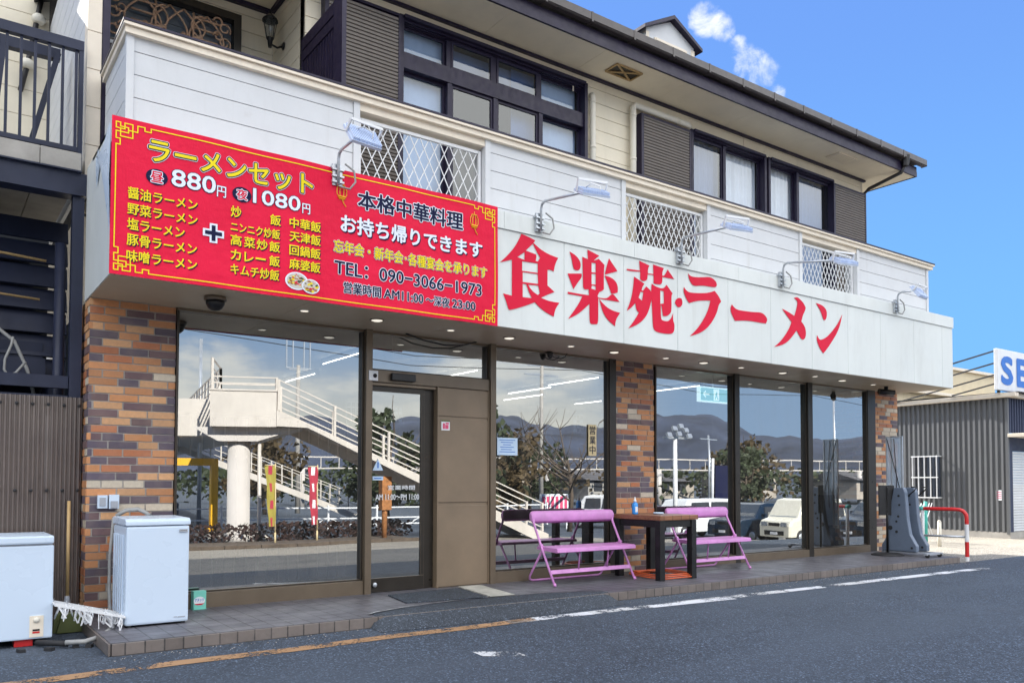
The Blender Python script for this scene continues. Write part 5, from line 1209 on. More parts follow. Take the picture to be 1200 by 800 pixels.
m = MB(); m.box(19.18, 23.2, 8.42, 8.50, 3.28, 4.20); m.build('sign_board', 'white_metal', t, bevel=.01)
m = MB(); put_text(m, 'S', 19.36, 3.44, .52, .58, 8.414, .045); put_text(m, 'E', 20.12, 3.44, .50, .58, 8.414, .045); m.build('lettering', 'ink_blue', t)
m = MB()
for z, dz in ((4.15, 1.0), (3.88, .8), (3.62, .62), (3.42, .2)):
    m.bar((19.2, 8.48, z), (19.25 + dz * .7, 8.48 + dz * 5.2, z - dz * .85), .03)
for x in (19.3, 20.3, 21.4): m.bar((x, 8.46, 3.22), (x, 8.46, 3.3), .05)
m.build('brace', 'black_trim', t)
t = thing('beige_warehouse', 'beige metal clad warehouse rising behind the workshop', 'building', (24, 20, 0))
m = MB(); b_ = [(21.5, 18.5), (40, 18.5)]
x = 21.2
while x < 42: m.box(x, x + .58, 18.5, 18.56, 0, 5.05); x += .59
m.m(0).box(21.2, 42, 18.58, 30, 0, 6.35); m.build('wall', 'beige_cladding', t)
m = MB(); m.box(20.9, 42.3, 18.2, 18.6, 5.08, 5.20).box(21.0, 42.1, 18.45, 30.2, 6.36, 6.48); m.build('fascia', 'cream_trim', t)
m = MB()
for x in (22.2, 23.3, 26.0, 27.1): m.box(x, x + .95, 18.44, 18.49, 3.75, 4.25)
m.build('window', 'window_glass_dark', t)
m = MB(); m.box(21.3, 23.1, 18.1, 18.48, 5.23, 5.75); m.build('roof_unit', 'beige_cladding', t)
t = thing('garden_fence', 'short teal post with white diagonal mesh beside the guard rail', 'fence', (16.9, 9.2, 0))
m = MB(); m.tube([(17.05, 8.95, 0), (17.05, 8.95, .84)], .035, 10); m.build('post', 'teal_paint', t)
m = MB()
for i in range(11): m.bar((15.9 + i * .11, 9.02, .12), (15.9 + i * .11 + .45, 9.02, .80), .012); m.bar((16.4 + i * .11 - .02, 9.035, .12), (16.4 + i * .11 - .47, 9.035, .80), .012)
m.build('mesh', 'white_metal', t)
m = MB(); m.tube([(15.97, 8.12, 0), (15.97, 8.12, .47)], .035, 12); m.lathe((15.97, 8.12, .47), [(.035, 0), (.025, .03), (.001, .04)], 12); tag(m.build('bollard', 'pipe_cream'), 'short cream bollard beyond the guard rail', 'bollard')
m = MB(); m.box(13.2, 60, 12.6, 12.8, .0, .10); struct(m.build('kerb_strip', 'concrete'))

# ================================================================== things seen in and on the windows
for i, (x, y) in enumerate([(2.55, 8.9), (4.3, 9.1), (4.6, 11.3), (6.3, 9.6), (8.2, 9.2), (8.4, 10.6), (9.0, 11.6), (10.2, 9.0), (10.6, 11.4)]):
    if i == 0: continue
    nm = {1: 'lit fluorescent tube behind the glass over the entrance door', 2: 'lit fluorescent tube deeper inside behind the entrance transom', 3: 'lit fluorescent tube behind the window left of the middle pillar', 4: 'lit fluorescent tube just right of the middle pillar, nearest the glass', 5: 'lit fluorescent tube right of the middle pillar in the middle row', 6: 'lit fluorescent tube right of the middle pillar in the deepest row', 7: 'lit fluorescent tube beside the green exit sign, nearest the glass', 8: 'lit fluorescent tube behind the exit sign in the deepest row'}[i]
    t = thing('fluorescent_tube', nm, 'ceiling light', (x, y, 2.8), 'fluorescent tubes inside the shop')
    m = MB(); m.cyl((x, y, 2.79), (x, y + 1.25, 2.79), .0065, n=10); m.build('tube', 'tube_light', t)
    m = MB(); m.box(x - .03, x + .03, y - .03, y - .005, 2.765, 2.82).box(x - .03, x + .03, y + 1.255, y + 1.28, 2.765, 2.82).box(x - .02, x + .02, y - .03, y + 1.28, 2.822, 2.858); m.build('fitting', 'interior_dark', t)
t = thing('exit_sign', 'green exit sign with an arrow and running figure hanging inside the right windows', 'exit sign', (9.3, 8.3, 2.6))
X = 9.38; m = MB(); m.box(X, X + .66, 8.30, 8.36, 2.43, 2.66); m.build('sign_case', 'exit_white', t, bevel=.004)
m = MB(); m.m(0).box(X + .02, X + .64, 8.290, 8.2985, 2.45, 2.64); m.m(1).bar((X + .07, 8.287, 2.545), (X + .20, 8.287, 2.545), .004, .022); m.bar((X + .07, 8.286, 2.545), (X + .12, 8.286, 2.59), .004, .02); m.bar((X + .07, 8.285, 2.545), (X + .12, 8.285, 2.50), .004, .02)
m.box(X + .30, X + .42, 8.286, 8.289, 2.46, 2.63); m.m(0).tube([(X + .37, 8.284, 2.60), (X + .37, 8.284, 2.598)], .014, 8); m.bar((X + .365, 8.283, 2.585), (X + .35, 8.283, 2.535), .004, .03); m.bar((X + .35, 8.282, 2.54), (X + .39, 8.282, 2.48), .004, .016); m.bar((X + .35, 8.281, 2.54), (X + .32, 8.281, 2.48), .004, .016)
m.build('pictogram', ['exit_green', 'exit_white'], t)
m = MB(); m.cyl((X + .33, 8.33, 2.66), (X + .33, 8.33, 2.86), .008); m.build('hanger_rod', 'white_metal', t)
m = MB(); m.box(4.05, 4.75, 7.86, 7.88, 2.55, 2.80); tag(m.build('hanging_board', 'cream_trim'), 'cream board hanging inside above the entrance door', 'board')
m = MB(); m.m(0).box(5.272, 5.556, 7.655, 7.658, 1.525, 1.725)
for i, (a, b_) in enumerate(((.03, .25), (.05, .22), (.08, .19), (.04, .23), (.05, .20), (.03, .25))): m.m(1).box(5.272 + a, 5.272 + b_, 7.6535, 7.6545, 1.695 - i * .027, 1.703 - i * .027)
tag(m.build('window_notice', ['pale_blue_paper', 'ink_blue']), 'pale blue printed notice taped on the window right of the bronze panel', 'notice')
m = MB(); m.m(0).box(6.632, 6.762, 7.652, 7.66, 1.545, 1.93)
for ch, z in (('営', 1.81), ('業', 1.69), ('中', 1.57)): put_text(m, ch, 6.65, z, .095, .10, 7.6505, .022, 1)
tag(m.build('open_plate', ['tan_board', 'ink']), 'tan wooden plate reading open for business on the window by the middle pillar', 'sign')
for nm, x0, x1, z0, z1, lab in (('poster', 6.40, 6.575, 1.82, 2.065, 'grey poster of small photos on the window by the middle pillar'), ('poster', 3.93, 4.08, 1.835, 2.025, 'small grey poster inside the entrance door glass'), ('poster', 3.44, 3.60, 1.80, 2.05, 'blue grey poster at the right edge of the first window')):
    m = MB(); m.m(0).box(x0, x1, 7.675, 7.678, z0, z1); rnd = random.Random(int(x0 * 100))
    for i in range(4):
        for j in range(3): u, v = x0 + .01 + j * (x1 - x0 - .01) / 3, z0 + .012 + i * (z1 - z0 - .03) / 4; m.m(rnd.choice((1, 2, 3))).box(u, u + (x1 - x0) / 3 - .018, 7.6725, 7.6745, v, v + (z1 - z0) / 4 - .022)
    tag(m.build(nm, ['appliance_grey', 'pale_blue_paper', 'corrugated_grey', 'ink']), lab, 'poster')
m = MB(); m.m(0).box(4.508, 4.612, 7.603, 7.6075, 1.775, 1.885); m.m(1).box(4.508, 4.612, 7.6005, 7.6025, 1.868, 1.885); m.m(2).box(4.525, 4.55, 7.6005, 7.6025, 1.79, 1.85).box(4.555, 4.595, 7.6005, 7.6025, 1.79, 1.835).box(4.56, 4.60, 7.6005, 7.6025, 1.84, 1.858)
tag(m.build('sticker', ['paper', 'green_plastic', 'ink_pink']), 'white sticker with pink marks on the bronze panel beside the door', 'sticker')
m = MB(); m.m(0); a = m.pts([(3.73, 7.664, 1.335), (3.85, 7.664, 1.335), (3.79, 7.664, 1.455)]); m.face((a, a + 1, a + 2)); m.m(1).box(3.783, 3.797, 7.661, 7.663, 1.36, 1.42)
tag(m.build('door_sticker', ['pale_blue_paper', 'ink_blue']), 'pale blue triangular sticker on the entrance door glass', 'sticker')
m = MB(); m.m(0).box(3.73, 3.85, 7.662, 7.664, 1.235, 1.275); m.m(1).box(3.745, 3.83, 7.660, 7.6618, 1.25, 1.26); tag(m.build('door_sticker', ['pale_blue_paper', 'ink_blue']), 'pale blue bar shaped sticker below the triangular one on the entrance door', 'sticker')
# ================================================================== the street across the road (mirrored in the windows)
ZR = -.6
e1 = Vector((.929, .370, 0)); e2 = Vector((.370, -.929, 0))          # along the stair, and away over the road
A0 = Vector((6.90, -9.60, 0))
def Q(u, v, z): p = A0 + e1 * u + e2 * v; return (p.x, p.y, z)
def qbox(m, u0, u1, v0, v1, z0, z1):
    b = m.pts([Q(u, v, z) for u in (u0, u1) for v in (v0, v1) for z in (z0, z1)])
    for q in ((0, 1, 3, 2), (4, 6, 7, 5), (0, 4, 5, 1), (2, 3, 7, 6), (0, 2, 6, 4), (1, 5, 7, 3)): m.face([b + i for i in q])
t = thing('footbridge', 'white pedestrian bridge with stairs on a thick round column, mirrored in the left windows', 'footbridge', Q(1, 1, ZR))
m = MB(); qbox(m, -.05, 1.85, 0, 2.4, 2.88, 3.93); qbox(m, -.08, 1.87, -.03, 2.43, 3.935, 3.985)
m.build('landing', 'bridge_paint', t)
m = MB(); b = m.pts([Q(-1.4, 2.41, 2.7), Q(1.4, 2.41, 2.7), Q(-1.4, 2.41, 3.9), Q(1.4, 2.41, 3.9), Q(-9.4, 40, 3.2), Q(-6.6, 40, 3.2), Q(-9.4, 40, 4.4), Q(-6.6, 40, 4.4)])
for q in ((0, 1, 5, 4), (2, 3, 7, 6), (0, 2, 6, 4), (1, 3, 7, 5), (0, 1, 3, 2), (4, 5, 7, 6)): m.face([b + i for i in q])
m.build('deck', 'bridge_paint', t)
cp = Q(.72, .85, ZR)
m = MB(); m.lathe(cp, [(.60, 0), (.60, .22), (.34, .23), (.34, 3.08)], 28); m.build('column', 'bridge_column', t)
m = MB(); b = m.pts([Q(u, v, z) for v in (.35, 1.9) for u, z in ((.15, 2.45), (-.6, 2.875), (2.6, 2.875), (1.3, 2.45))])
m.face((b, b + 1, b + 2, b + 3)); m.face((b + 7, b + 6, b + 5, b + 4))
for i in range(4): m.face((b + i, b + (i + 1) % 4, b + 4 + (i + 1) % 4, b + 4 + i))
m.build('pier_cap', 'bridge_column', t)
z_at = lambda u: 3.39 - .45 * (u - 1.86)                              # top edge of the stair string
m = MB(); b = m.pts([Q(u, 1.92, z) for u, z in ((1.86, 2.9), (1.86, 3.39), (10.5, z_at(10.5)), (10.3, ZR), (9.6, ZR))] + [Q(u, 2.04, z) for u, z in ((1.86, 2.9), (1.86, 3.39), (10.5, z_at(10.5)), (10.3, ZR), (9.6, ZR))])
m.face([b + i for i in range(5)]); m.face([b + 5 + i for i in range(5)][::-1])
for i in range(5): m.face((b + i, b + (i + 1) % 5, b + 5 + (i + 1) % 5, b + 5 + i))
m.build('stringer', 'bridge_paint', t)
m = MB(); P5 = ((1.86, 2.9), (1.86, 3.39), (10.4, z_at(10.4)), (10.4, ZR), (9.9, ZR), (2.75, 2.87)); b = m.pts([Q(u, 0.0, z) for u, z in P5] + [Q(u, .12, z) for u, z in P5])
m.face([b + i for i in range(6)]); m.face([b + 6 + i for i in range(6)][::-1])
for i in range(6): m.face((b + i, b + (i + 1) % 6, b + 6 + (i + 1) % 6, b + 6 + i))
m.build('stringer', 'bridge_paint', t)
m = MB(); b = m.pts([Q(u, v, z) for v in (.123, 1.917) for u, z in ((1.9, 3.30), (10.0, z_at(10.0) - .09), (10.0, z_at(10.0) - .3), (2.6, 2.94), (1.9, 2.94))])
m.face([b + i for i in range(5)]); m.face([b + 5 + i for i in range(5)][::-1])
for i in range(5): m.face((b + i, b + (i + 1) % 5, b + 5 + (i + 1) % 5, b + 5 + i))
m.build('stair_slab', 'bridge_paint', t)
def railing(P, hh, name='railing', mid=(.55,), posts=1.45, r=.035):
    m = MB(); P = [Vector(p) for p in P]
    for a, c in zip(P, P[1:]):
        for k_ in (1.0,) + mid: m.bar(a + Vector((0, 0, hh * k_)), c + Vector((0, 0, hh * k_)), r * 1.5 if k_ == 1 else r, r)
        n = max(1, int((c - a).length / posts))
        for i in range(n + 1): p = a.lerp(c, i / n); m.bar(p, p + Vector((0, 0, hh + .02)), r * 2)
    return m
for v in (.06, 1.98):
    m = railing([Q(0, v, 3.985), Q(1.84, v, 3.985)], .36, mid=(.5,), posts=1.0); m.build('railing', 'bridge_paint', t)
    m = railing([Q(1.9, v, 3.39), Q(10.2, v, z_at(10.2))], .90, mid=(.55, .14), posts=1.6); m.build('railing', 'bridge_paint', t)
m = railing([Q(0, .05, 3.98), Q(0, 2.4, 3.98), Q(-8.0, 40, 4.42)], .9, mid=(.7, .4), posts=1.2); m.build('railing', 'bridge_paint', t)
m = MB(); p = Q(1.35, .55, 0); m.tube([(p[0], p[1], 2.9), (p[0], p[1], -.25), (p[0] + .08, p[1] + .02, -.38), (p[0] + .22, p[1] + .06, -.48), (p[0] + .22, p[1] + .06, -.6)], .055, 10); m.build('drain_pipe', 'bridge_paint', t)
# lower flight on the far side of the road
t = thing('far_stair', 'white lower stair flight on the far side of the road, mirrored in the first window', 'staircase', (14, -26, ZR))
m = MB(); a, c = Vector((9.0, -28, 3.2)), Vector((18.5, -26, ZR)); m.bar(a + Vector((0, 1.6, 0)), c + Vector((0, 1.6, 0)), .12, .30); m.build('stringer', 'bridge_paint', t)
m = railing([a + Vector((0, 1.6, .2)), c + Vector((0, 1.6, .2))], .95, mid=(.85, .45, .15), posts=.5, r=.03); m.build('railing', 'bridge_paint', t)
# planter kerb, white road barrier, yellow height gate
m = MB()
for i in range(9): a = Vector((3.6 + i * 1.0, -7.1 - .0 * i, 0)); m.box(a.x, a.x + .98, -7.3, -7.1, -.61, -.50)
tag(m.build('planter_kerb', 'bark', bevel=.01), 'low concrete planter kerb across the parking lot', 'kerb')
m = MB(); m.box(3.6, 12.6, -9.0, -7.32, -.61, -.54); struct(m.build('planter_soil', 'bark'))
m = MB(); rnd = random.Random(6)
for i in range(2600):
    x, y, z = rnd.uniform(3.6, 13.5), rnd.uniform(-10.2, -9.2), rnd.uniform(ZR, ZR + .55); s_ = rnd.uniform(.04, .09); u = Vector((rnd.uniform(-1, 1), rnd.uniform(-1, 1), rnd.uniform(-1, 1))).normalized(); v = u.orthogonal().normalized(); p = Vector((x, y, z)); m.quad(p - u * s_, p - v * s_ * .7, p + u * s_, p + v * s_ * .7)
tag(m.build('hedge', 'hedge'), 'low dark reddish hedge behind the planter kerb, mirrored in the windows', 'hedge', kind='stuff')
t = thing('road_barrier', 'white tubular road barrier beyond the planter', 'barrier', (9, -13.5, ZR))
m = MB()
for z in (.2, .45, .85): m.bar((1, -15.5, ZR + z), (22, -12.8, ZR + z), .05)
for i in range(12):
    p = Vector((1 + 21 * i / 11, -15.5 + 2.7 * i / 11, ZR)); m.bar(p, p + Vector((0, 0, .95)), .07)
    for s_ in (-1, 1): m.bar(p + Vector((0, 0, .5)), p + Vector((s_ * .55, s_ * .07, .2)), .04)
m.build('rails', 'white_metal', t)
t = thing('height_gate', 'yellow steel height limit gate, mirrored in the first window', 'gate', (7.9, -12.8, ZR))
m = MB(); m.bar((7.88, -12.8, ZR + .2), (7.88, -12.8, 1.98), .22); m.box(7.66, 8.1, -13.0, -12.6, ZR + .02, ZR + .3); m.bar((3.2, -13.6, 1.86), (7.99, -12.79, 1.86), .2, .24); m.bar((3.2, -13.6, ZR), (3.2, -13.6, 1.98), .22); m.build('gate_frame', 'safety_yellow', t)
m = MB(); m.box(7.4, 9.2, -13.1, -11.6, ZR, ZR + .18); m.build('footing', 'concrete', t)
# poles and wires
def pole(x, y, h, r0, mat, label, arms=(), group='poles along the road'):
    ZR = gxy(x, y)
    t = thing('utility_pole', label, 'pole', (x, y, ZR), group); m = MB(); m.tube([(x, y, ZR), (x, y, ZR + h)], [r0, r0 * .7], 12); m.build('mast', mat, t)
    if arms:
        m = MB()
        for z, w_ in arms: m.bar((x - w_, y, ZR + z), (x + w_, y, ZR + z), .08)
        m.build('crossarm', 'galvanised', t)
    return t
pole(9.05, -19, 7.6, .09, 'galvanised', 'slim grey pole mirrored left of the footbridge landing')
pole(18.87, -34, 9.2, .16, 'concrete', 'tall concrete pole with antenna rods mirrored above the bridge stair', ((9.0, .8), (8.9, .6)))
m = MB()
for dx in (-.75, -.35, .35, .75): m.bar((18.87 + dx, -34, 8.3), (18.87 + dx, -34, 11.2), .07)
tag(m.build('antenna_rods', 'galvanised'), 'four upright antenna rods on the concrete pole mirrored in the first window', 'antenna')
pole(39.6, -36, 12.4, .18, 'concrete', 'concrete utility pole with crossarms mirrored in the door transom', ((10.9, 1.6), (11.6, 1.3)))
pole(46.5, -25, 5.9, .10, 'galvanised', 'slim lamp pole mirrored in the window right of the middle pillar', ((5.6, .9),))
pole(45.3, -14, 8.0, .08, 'galvanised', 'slim tall pole mirrored in the far right window')
m = MB()
for k_, (z, dy) in enumerate(((12.2, 0), (11.2, .4), (10.6, -.3), (12.8, .8))):
    pts = [Vector((-20 + 8 * i, -36 + dy + .0 * i, ZR + z + .9 * math.cos(i * 2 * PI / 4) * .5)) for i in range(19)]; m.tube(pts, .03, 5)
tag(m.build('power_lines', 'cable_black'), 'thin black power lines running above the road', 'power line')
t = thing('floodlight_mast', 'white mast with a cluster of floodlights mirrored beside the middle pillar', 'light mast', (24.35, -7.5, ZR))
m = MB(); m.tube([(24.35, -7.5, -1.2), (24.35, -7.5, 3.0)], [.11, .08], 12); m.build('mast', 'white_metal', t)
m = MB()
for dx, dz in ((-.55, 0), (-.25, .25), (.1, .35), (.4, .2), (.6, -.02), (0, .05)): m.obox((24.35 + dx, -7.3, 3.1 + dz), (.12, .05, .09), Matrix.Rotation(.4, 3, 'X'))
m.bar((23.7, -7.5, 3.0), (25.0, -7.5, 3.0), .08); m.build('lamp_cluster', 'galvanised', t)
t = thing('banner_pole', 'purple pole sign mirrored in the window right of the middle pillar', 'pole sign', (43.4, -22, ZR))
m = MB(); m.tube([(43.4, -22, -1.3), (43.4, -22, 2.9)], .1, 10); m.build('mast', 'white_metal', t)
m = MB(); m.box(43.6, 45.0, -22.2, -21.9, -.9, 2.4); m.build('sign_panel', 'banner_navy', t)
t = thing('rusty_post', 'rusty orange post with a box mirrored in the entrance door', 'post', (11.9, -8.2, ZR))
m = MB(); m.tube([(11.88, -8.19, ZR), (11.88, -8.19, 1.15)], .09, 10); m.build('mast', 'rust', t)
m = MB(); m.box(11.72, 12.06, -8.3, -8.05, .35, 1.4); m.build('meter_box', 'rust', t)
# promotional flags
for i, (x, y, mat, lab) in enumerate(((8.35, -8.2, 'flag_yellow', 'yellow and red promotional flag mirrored in the first window'), (9.75, -8.5, 'flag_red', 'red promotional flag mirrored near the foot of the far stair'), (12.1, -9.9, 'flag_red', 'red promotional flag mirrored at the left edge of the entrance door'))):
    t = thing('promotional_flag', lab, 'flag', (x, y, ZR), 'flags by the planter')
    m = MB(); m.tube([(x, y, ZR), (x, y, 1.75)], .018, 8); m.tube([(x, y, ZR), (x, y, ZR + .35)], .03, 8); m.bar((x, y, 1.7), (x - .30, y, 1.7), .02); m.build('flag_pole', 'tan_board', t)
    m = MB(); pv = None
    for q in range(15):
        z = 1.68 - q * .125; s_ = .30 * (1 - .35 * (q / 14)); row = m.pts([(x - s_ * u, y + .05 * math.sin(q * .7 + u * 5), z) for u in (0, .33, .66, 1)])
        if pv is not None:
            for j in range(3): m.m(1 if (j == 1 and q % 4 in (1, 2)) else 0).face((pv + j, pv + j + 1, row + j + 1, row + j), True)
        pv = row
    m.build('cloth', [mat, 'flag_red' if i == 0 else 'paper'], t)
m = MB(); m.box(25.6, 27.4, -18.0, -17.9, -.35, .62)
for i in range(6): m.m(1).box(25.68 + .29 * i, 25.86 + .29 * i, -17.895, -17.89, -.2, .5)
m.m(0).box(25.65, 25.72, -17.98, -17.92, -1.3, -.353).box(27.28, 27.35, -17.98, -17.92, -1.3, -.353)
tag(m.build('hoarding', ['paper', 'ink_pink']), 'white hoarding with red panels mirrored above the left bench', 'hoarding')

# parked cars
def car(loc, rot, L_, W_, H_, paint, label, van=False):
    t = thing('parked_car', label, 'car', (0, 0, 0), 'cars parked across the lot'); h0 = .32
    sil = [(0, h0), (0, .75), (.10, .92), (L_ * (.14 if van else .26), 1.02), (L_ * (.26 if van else .38), H_ - .06), (L_ * .36 if van else L_ * .46, H_), (L_ * .93 if van else L_ * .72, H_ - .03), (L_ * .99 if van else L_ * .86, 1.02), (L_, .85), (L_, h0)]
    m = MB(); secs = []
    for y, k_, tz in ((-W_ / 2, .94, 0), (-W_ / 2 + .06, 1, 0), (W_ / 2 - .06, 1, 0), (W_ / 2, .94, 0)):
        secs.append(m.pts([(L_ / 2 + (x - L_ / 2) * k_, y * (1 if z < 1.05 else (1 - .16 * (z - 1.05) / max(.2, H_ - 1.05))), z if z < .4 else .4 + (z - .4) * (k_ * .5 + .5)) for x, z in sil]))
    n = len(sil)
    for a, c in zip(secs, secs[1:]):
        for j in range(n): m.face((a + j, a + (j + 1) % n, c + (j + 1) % n, c + j))
    m.face([secs[0] + j for j in range(n)]); m.face([secs[-1] + j for j in range(n)][::-1])
    m.build('body', paint, t, bevel=.06)
    x0, x1 = (L_ * .15, L_ * .27) if van else (L_ * .27, L_ * .385)
    m = MB(); m.quad((x0 - .005, -W_ * .40, 1.07), (x0 - .005, W_ * .40, 1.07), (x1 - .03, W_ * .37, H_ - .10), (x1 - .03, -W_ * .37, H_ - .10)); m.build('windscreen', 'window_glass_dark', t)
    for s_ in (-1, 1):
        m = MB(); yb = s_ * (W_ / 2 + .006)
        for a, c in (((x1 + .05), L_ * .55), (L_ * .57, L_ * (.93 if van else .80))): m.quad((a, yb * .99, 1.06), (c, yb * .99, 1.06), (c - .03, yb * .90, H_ - .16), (a + .06, yb * .90, H_ - .16))
        m.build('side_window', 'dark_room', t)
        for x in (L_ * .19, L_ * .81):
            m = MB(); m.lathe((x, s_ * (W_ / 2 - .10), .30), [(.15, .12 * s_), (.28, .115 * s_), (.30, .06 * s_), (.30, -.06 * s_), (.2, -.07 * s_)], 18, 'y'); wo = m.build('wheel', 'black_rubber', t)
            m = MB(); m.lathe((x, s_ * (W_ / 2 + .022), .30), [(.19, -.02 * s_), (.17, .004 * s_), (.04, .008 * s_), (.001, .008 * s_)], 14, 'y'); m.build('rim', 'galvanised', wo)
        m = MB(); m.box(-.012, .05, s_ * W_ * .30 - .14, s_ * W_ * .30 + .14, .72, .88); m.build('headlight', 'chrome', t)
        m = MB(); m.obox((x1 - .1, s_ * (W_ / 2 + .09), 1.12), (.05, .09, .07), Matrix.Identity(3)); m.build('door_mirror', paint, t, bevel=.02)
    m = MB(); m.box(-.02, .02, -W_ * .30, W_ * .30, .40, .56).box(-.018, .02, -W_ * .16, W_ * .16, .74, .86); m.build('grille', 'black_metal', t)
    m = MB(); m.box(-.03, -.021, -.165, .165, .42, .52); m.build('number_plate', 'paper', t)
    t.location = loc; t.rotation_euler = (0, 0, rot); LOC[t.name] = Vector(loc)
    return t
for x, y, rot, L_, W_, H_, mt, lab, van in ((25.9, -4.0, 4, 3.4, 1.48, 1.75, 'car_cream', 'cream boxy small van mirrored in the window left of the black poster stand', True), (26.2, -6.7, 3, 4.0, 1.7, 1.6, 'car_blue', 'dark blue car mirrored left of the cream van', False),
    (25.6, -9.7, 3, 4.2, 1.7, 1.72, 'car_white', 'white van mirrored behind the right pink bench', True), (26.3, -1.2, 5, 4.2, 1.72, 1.55, 'car_blue', 'dark blue car mirrored right of the cream van', False),
    (5.0, -24, 5, 4.3, 1.72, 1.5, 'car_blue', 'dark blue car on the far road mirrored at the lower left of the first window', False), (28.6, -19.0, 60, 3.4, 1.5, 1.75, 'car_white', 'small white truck mirrored above the left pink bench', True)):
    car((x, y, gxy(x + 1.5, y)), math.radians(rot), L_, W_, H_, mt, lab, van)
# second long footbridge and covered walkway far off
t = thing('truss_bridge', 'long white truss footbridge far off, mirrored in the right windows', 'bridge', (60, -40, ZR))
m = MB(); a0, a1 = Vector((30, -62, 2.6)), Vector((130, -22, 2.7)); n = 60
for k_ in (0, 1.1): m.bar(a0 + Vector((0, 0, k_)), a1 + Vector((0, 0, k_)), .13)
for i in range(n): p, q = a0.lerp(a1, i / n), a0.lerp(a1, (i + 1) / n); m.bar(p, p + Vector((0, 0, 1.1)), .08)
m.build('truss', 'bridge_paint', t)
m = MB()
for i in range(0, n, 7): p = a0.lerp(a1, i / n); m.tube([(p.x, p.y, -1.3), (p.x, p.y, 2.6)], .3, 10)
m.build('pier', 'bridge_column', t)
# far houses
rnd = random.Random(5)
for i in range(12):
    x = 44 + i * 9 + rnd.uniform(-2, 2); y = -66 + i * 4.2 + rnd.uniform(-4, 4); w_, d_, h_ = rnd.uniform(6, 9), rnd.uniform(6, 8), rnd.uniform(1.8, 3.0)
    t = thing('house', 'distant low house mirrored in the shop windows', 'house', (x, y, ZR), 'distant houses across the road')
    m = MB(); m.box(x - w_ / 2, x + w_ / 2, y - d_ / 2, y + d_ / 2, ZR, ZR + h_); m.build('wall', rnd.choice(['house_wall', 'bark', 'concrete']), t)
    m = MB(); m.prism([(y - d_ / 2 - .5, ZR + h_ + .003), (y, ZR + h_ + 1.1), (y + d_ / 2 + .5, ZR + h_ + .003)], x - w_ / 2 - .5, x + w_ / 2 + .5, 'x'); m.build('roof', 'house_roof', t)
    m = MB()
    for k_ in range(3): m.box(x - w_ / 2 + .8 + k_ * w_ / 3.3, x - w_ / 2 + 2.0 + k_ * w_ / 3.3, y + d_ / 2 + .005, y + d_ / 2 + .05, ZR + .9, ZR + 2.0)
    m.build('window', 'dark_room', t)
# trees
def tree(x, y, h, rad, mat, label, seed, bare=False, n=1300):
    ZR = gxy(x, y)
    rnd = random.Random(seed); t = thing('tree', label, 'tree', (x, y, ZR), 'trees across the road'); m = MB(); tips = []
    m.tube([(x, y, ZR), (x + .05 * h * rnd.uniform(-1, 1), y, ZR + h * .35), (x + .06 * h * rnd.uniform(-1, 1), y, ZR + h * .7)], [h * .028, h * .02, h * .009], 8)
    for i in range(13 if bare else 8):
        a = rnd.uniform(0, 2 * PI); z0 = ZR + h * rnd.uniform(.28, .62); p = Vector((x, y, z0)); d = Vector((math.cos(a), math.sin(a), rnd.uniform(.3, 1.1))).normalized(); P = [p]
        for k_ in range(5): d = (d + Vector((rnd.uniform(-.3, .3), rnd.uniform(-.3, .3), rnd.uniform(-.05, .3)))).normalized(); p = p + d * rad * .26; P.append(p)
        m.tube(P, [h * .012, h * .010, h * .008, h * .006, h * .004, h * .0025], 5); tips += P[2:]
        if bare:
            for k_ in range(4):
                q = P[rnd.randint(1, 5)]; d2 = Vector((rnd.uniform(-1, 1), rnd.uniform(-1, 1), rnd.uniform(.0, 1))).normalized(); m.tube([q, q + d2 * rad * .25, q + d2 * rad * .5 + Vector((0, 0, .2))], [h * .005, h * .003, h * .0015], 4)
    m.build('trunk', 'bark', t)
    if not bare:
        m = MB(); cl = [(Vector((x + rnd.gauss(0, rad * .42), y + rnd.gauss(0, rad * .42), ZR + h * rnd.uniform(.22, .95))), rnd.uniform(.2, .42) * rad) for _ in range(24)]
        for i in range(n):
            c, r_ = rnd.choice(cl); d = Vector((rnd.gauss(0, 1), rnd.gauss(0, 1), rnd.gauss(0, .8))); d = d.normalized() * r_ * rnd.uniform(.5, 1.05); p = c + d; s_ = rnd.uniform(.14, .30) * (h / 6) ** .5
            u = Vector((rnd.uniform(-1, 1), rnd.uniform(-1, 1), rnd.uniform(-1, 1))).normalized(); v = u.orthogonal().normalized(); m.quad(p - u * s_, p - v * s_ * .6, p + u * s_, p + v * s_ * .6)
        m.build('crown', mat, t)
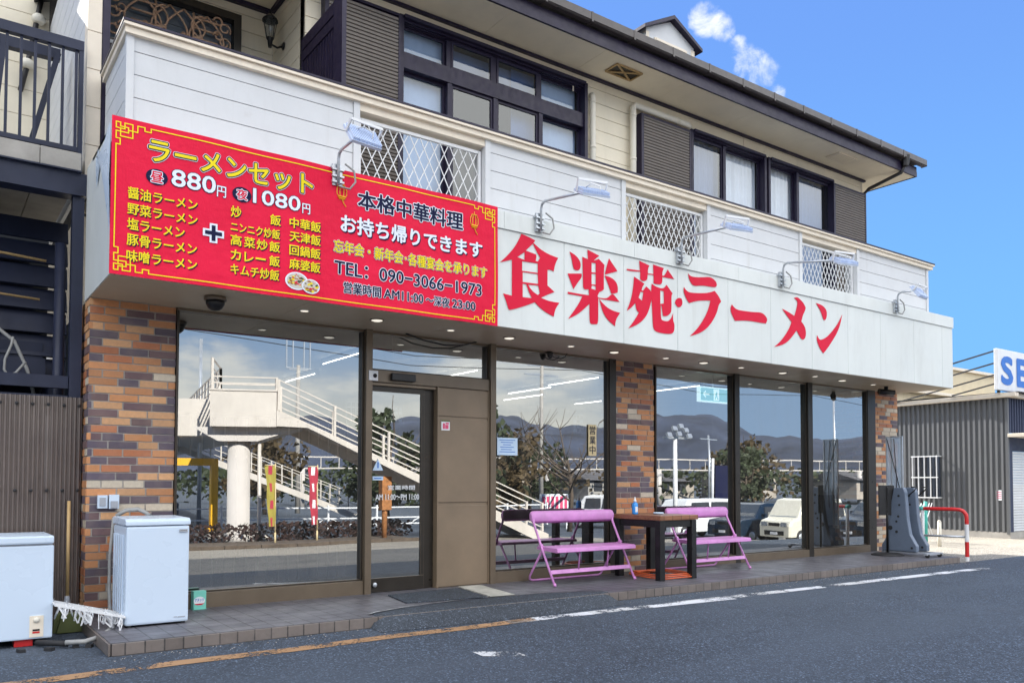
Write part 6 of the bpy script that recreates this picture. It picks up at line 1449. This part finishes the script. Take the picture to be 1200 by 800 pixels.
for i, (x, y, h, r_, mat, lab) in enumerate([(19, -22, 5.5, 2.4, 'foliage', 'dark evergreen tree mirrored right of the bridge column'), (22.5, -21, 6.2, 2.6, 'foliage', 'dark evergreen tree mirrored at the right edge of the first window'), (26, -22, 5.0, 2.2, 'foliage_dry', 'brownish shrub like tree mirrored in the entrance door'), (15.5, -30, 4.6, 2.0, 'foliage_dry', 'brownish tree mirrored under the bridge stair'),
    (52, -26, 5.0, 2.4, 'foliage', 'dark tree mirrored low in the window right of the middle pillar'), (58, -30, 6.0, 2.8, 'foliage_dry', 'autumn tinted tree mirrored beside the far bridge'), (72, -22, 5.0, 2.6, 'foliage', 'dark tree mirrored in the window next to the far right one'), (80, -12, 6.0, 1.6, 'foliage_dry', 'tall narrow brown tree mirrored behind the cream van'), (40, -38, 5.5, 2.8, 'foliage', 'dark tree mirrored above the wooden table')]): tree(x, y, h, r_, mat, lab, 40 + i)
tree(25.5, -15.5, 5.0, 2.6, 'foliage', 'bare branching tree mirrored in the window above the left bench', 77, True)
# far wood behind the road, one dark mass
m = MB(); rnd = random.Random(3)
for i in range(9000):
    a = rnd.uniform(0, 1); x, y = 6 + 150 * a + rnd.gauss(0, 3), -76 + 52 * a + rnd.gauss(0, 4); hm = 2.6 + 1.3 * noise.noise((x * .12, 5, 0)) + .8 * noise.noise((x * .5, 1, 0)); z = -1.2 + (hm + 1.2) * math.sqrt(rnd.random()); s_ = rnd.uniform(.18, .42)
    u = Vector((rnd.uniform(-1, 1), rnd.uniform(-1, 1), rnd.uniform(-1, 1))).normalized(); v = u.orthogonal().normalized(); p = Vector((x, y, z)); m.m(0 if noise.noise((x * .08, 9, 0)) > -.1 else 1); m.quad(p - u * s_, p - v * s_ * .7, p + u * s_, p + v * s_ * .7)
tag(m.build('far_wood', ['foliage', 'foliage_dry']), 'dark far wood across the road, mirrored low in the windows', 'wood', kind='stuff')
# mountains
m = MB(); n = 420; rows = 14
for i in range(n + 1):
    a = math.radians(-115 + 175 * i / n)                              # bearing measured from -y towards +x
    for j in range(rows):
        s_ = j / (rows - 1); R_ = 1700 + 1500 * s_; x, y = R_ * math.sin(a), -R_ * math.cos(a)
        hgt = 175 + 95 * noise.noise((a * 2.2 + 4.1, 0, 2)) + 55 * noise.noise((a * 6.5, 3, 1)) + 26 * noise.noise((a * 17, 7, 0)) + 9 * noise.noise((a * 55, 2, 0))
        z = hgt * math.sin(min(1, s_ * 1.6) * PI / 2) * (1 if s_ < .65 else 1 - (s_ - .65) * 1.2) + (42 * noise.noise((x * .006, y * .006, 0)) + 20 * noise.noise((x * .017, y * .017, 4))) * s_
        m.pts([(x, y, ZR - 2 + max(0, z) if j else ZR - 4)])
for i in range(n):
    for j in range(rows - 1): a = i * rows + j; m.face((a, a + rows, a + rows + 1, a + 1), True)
struct(m.build('mountain_ridge', 'hazed_mountain'))
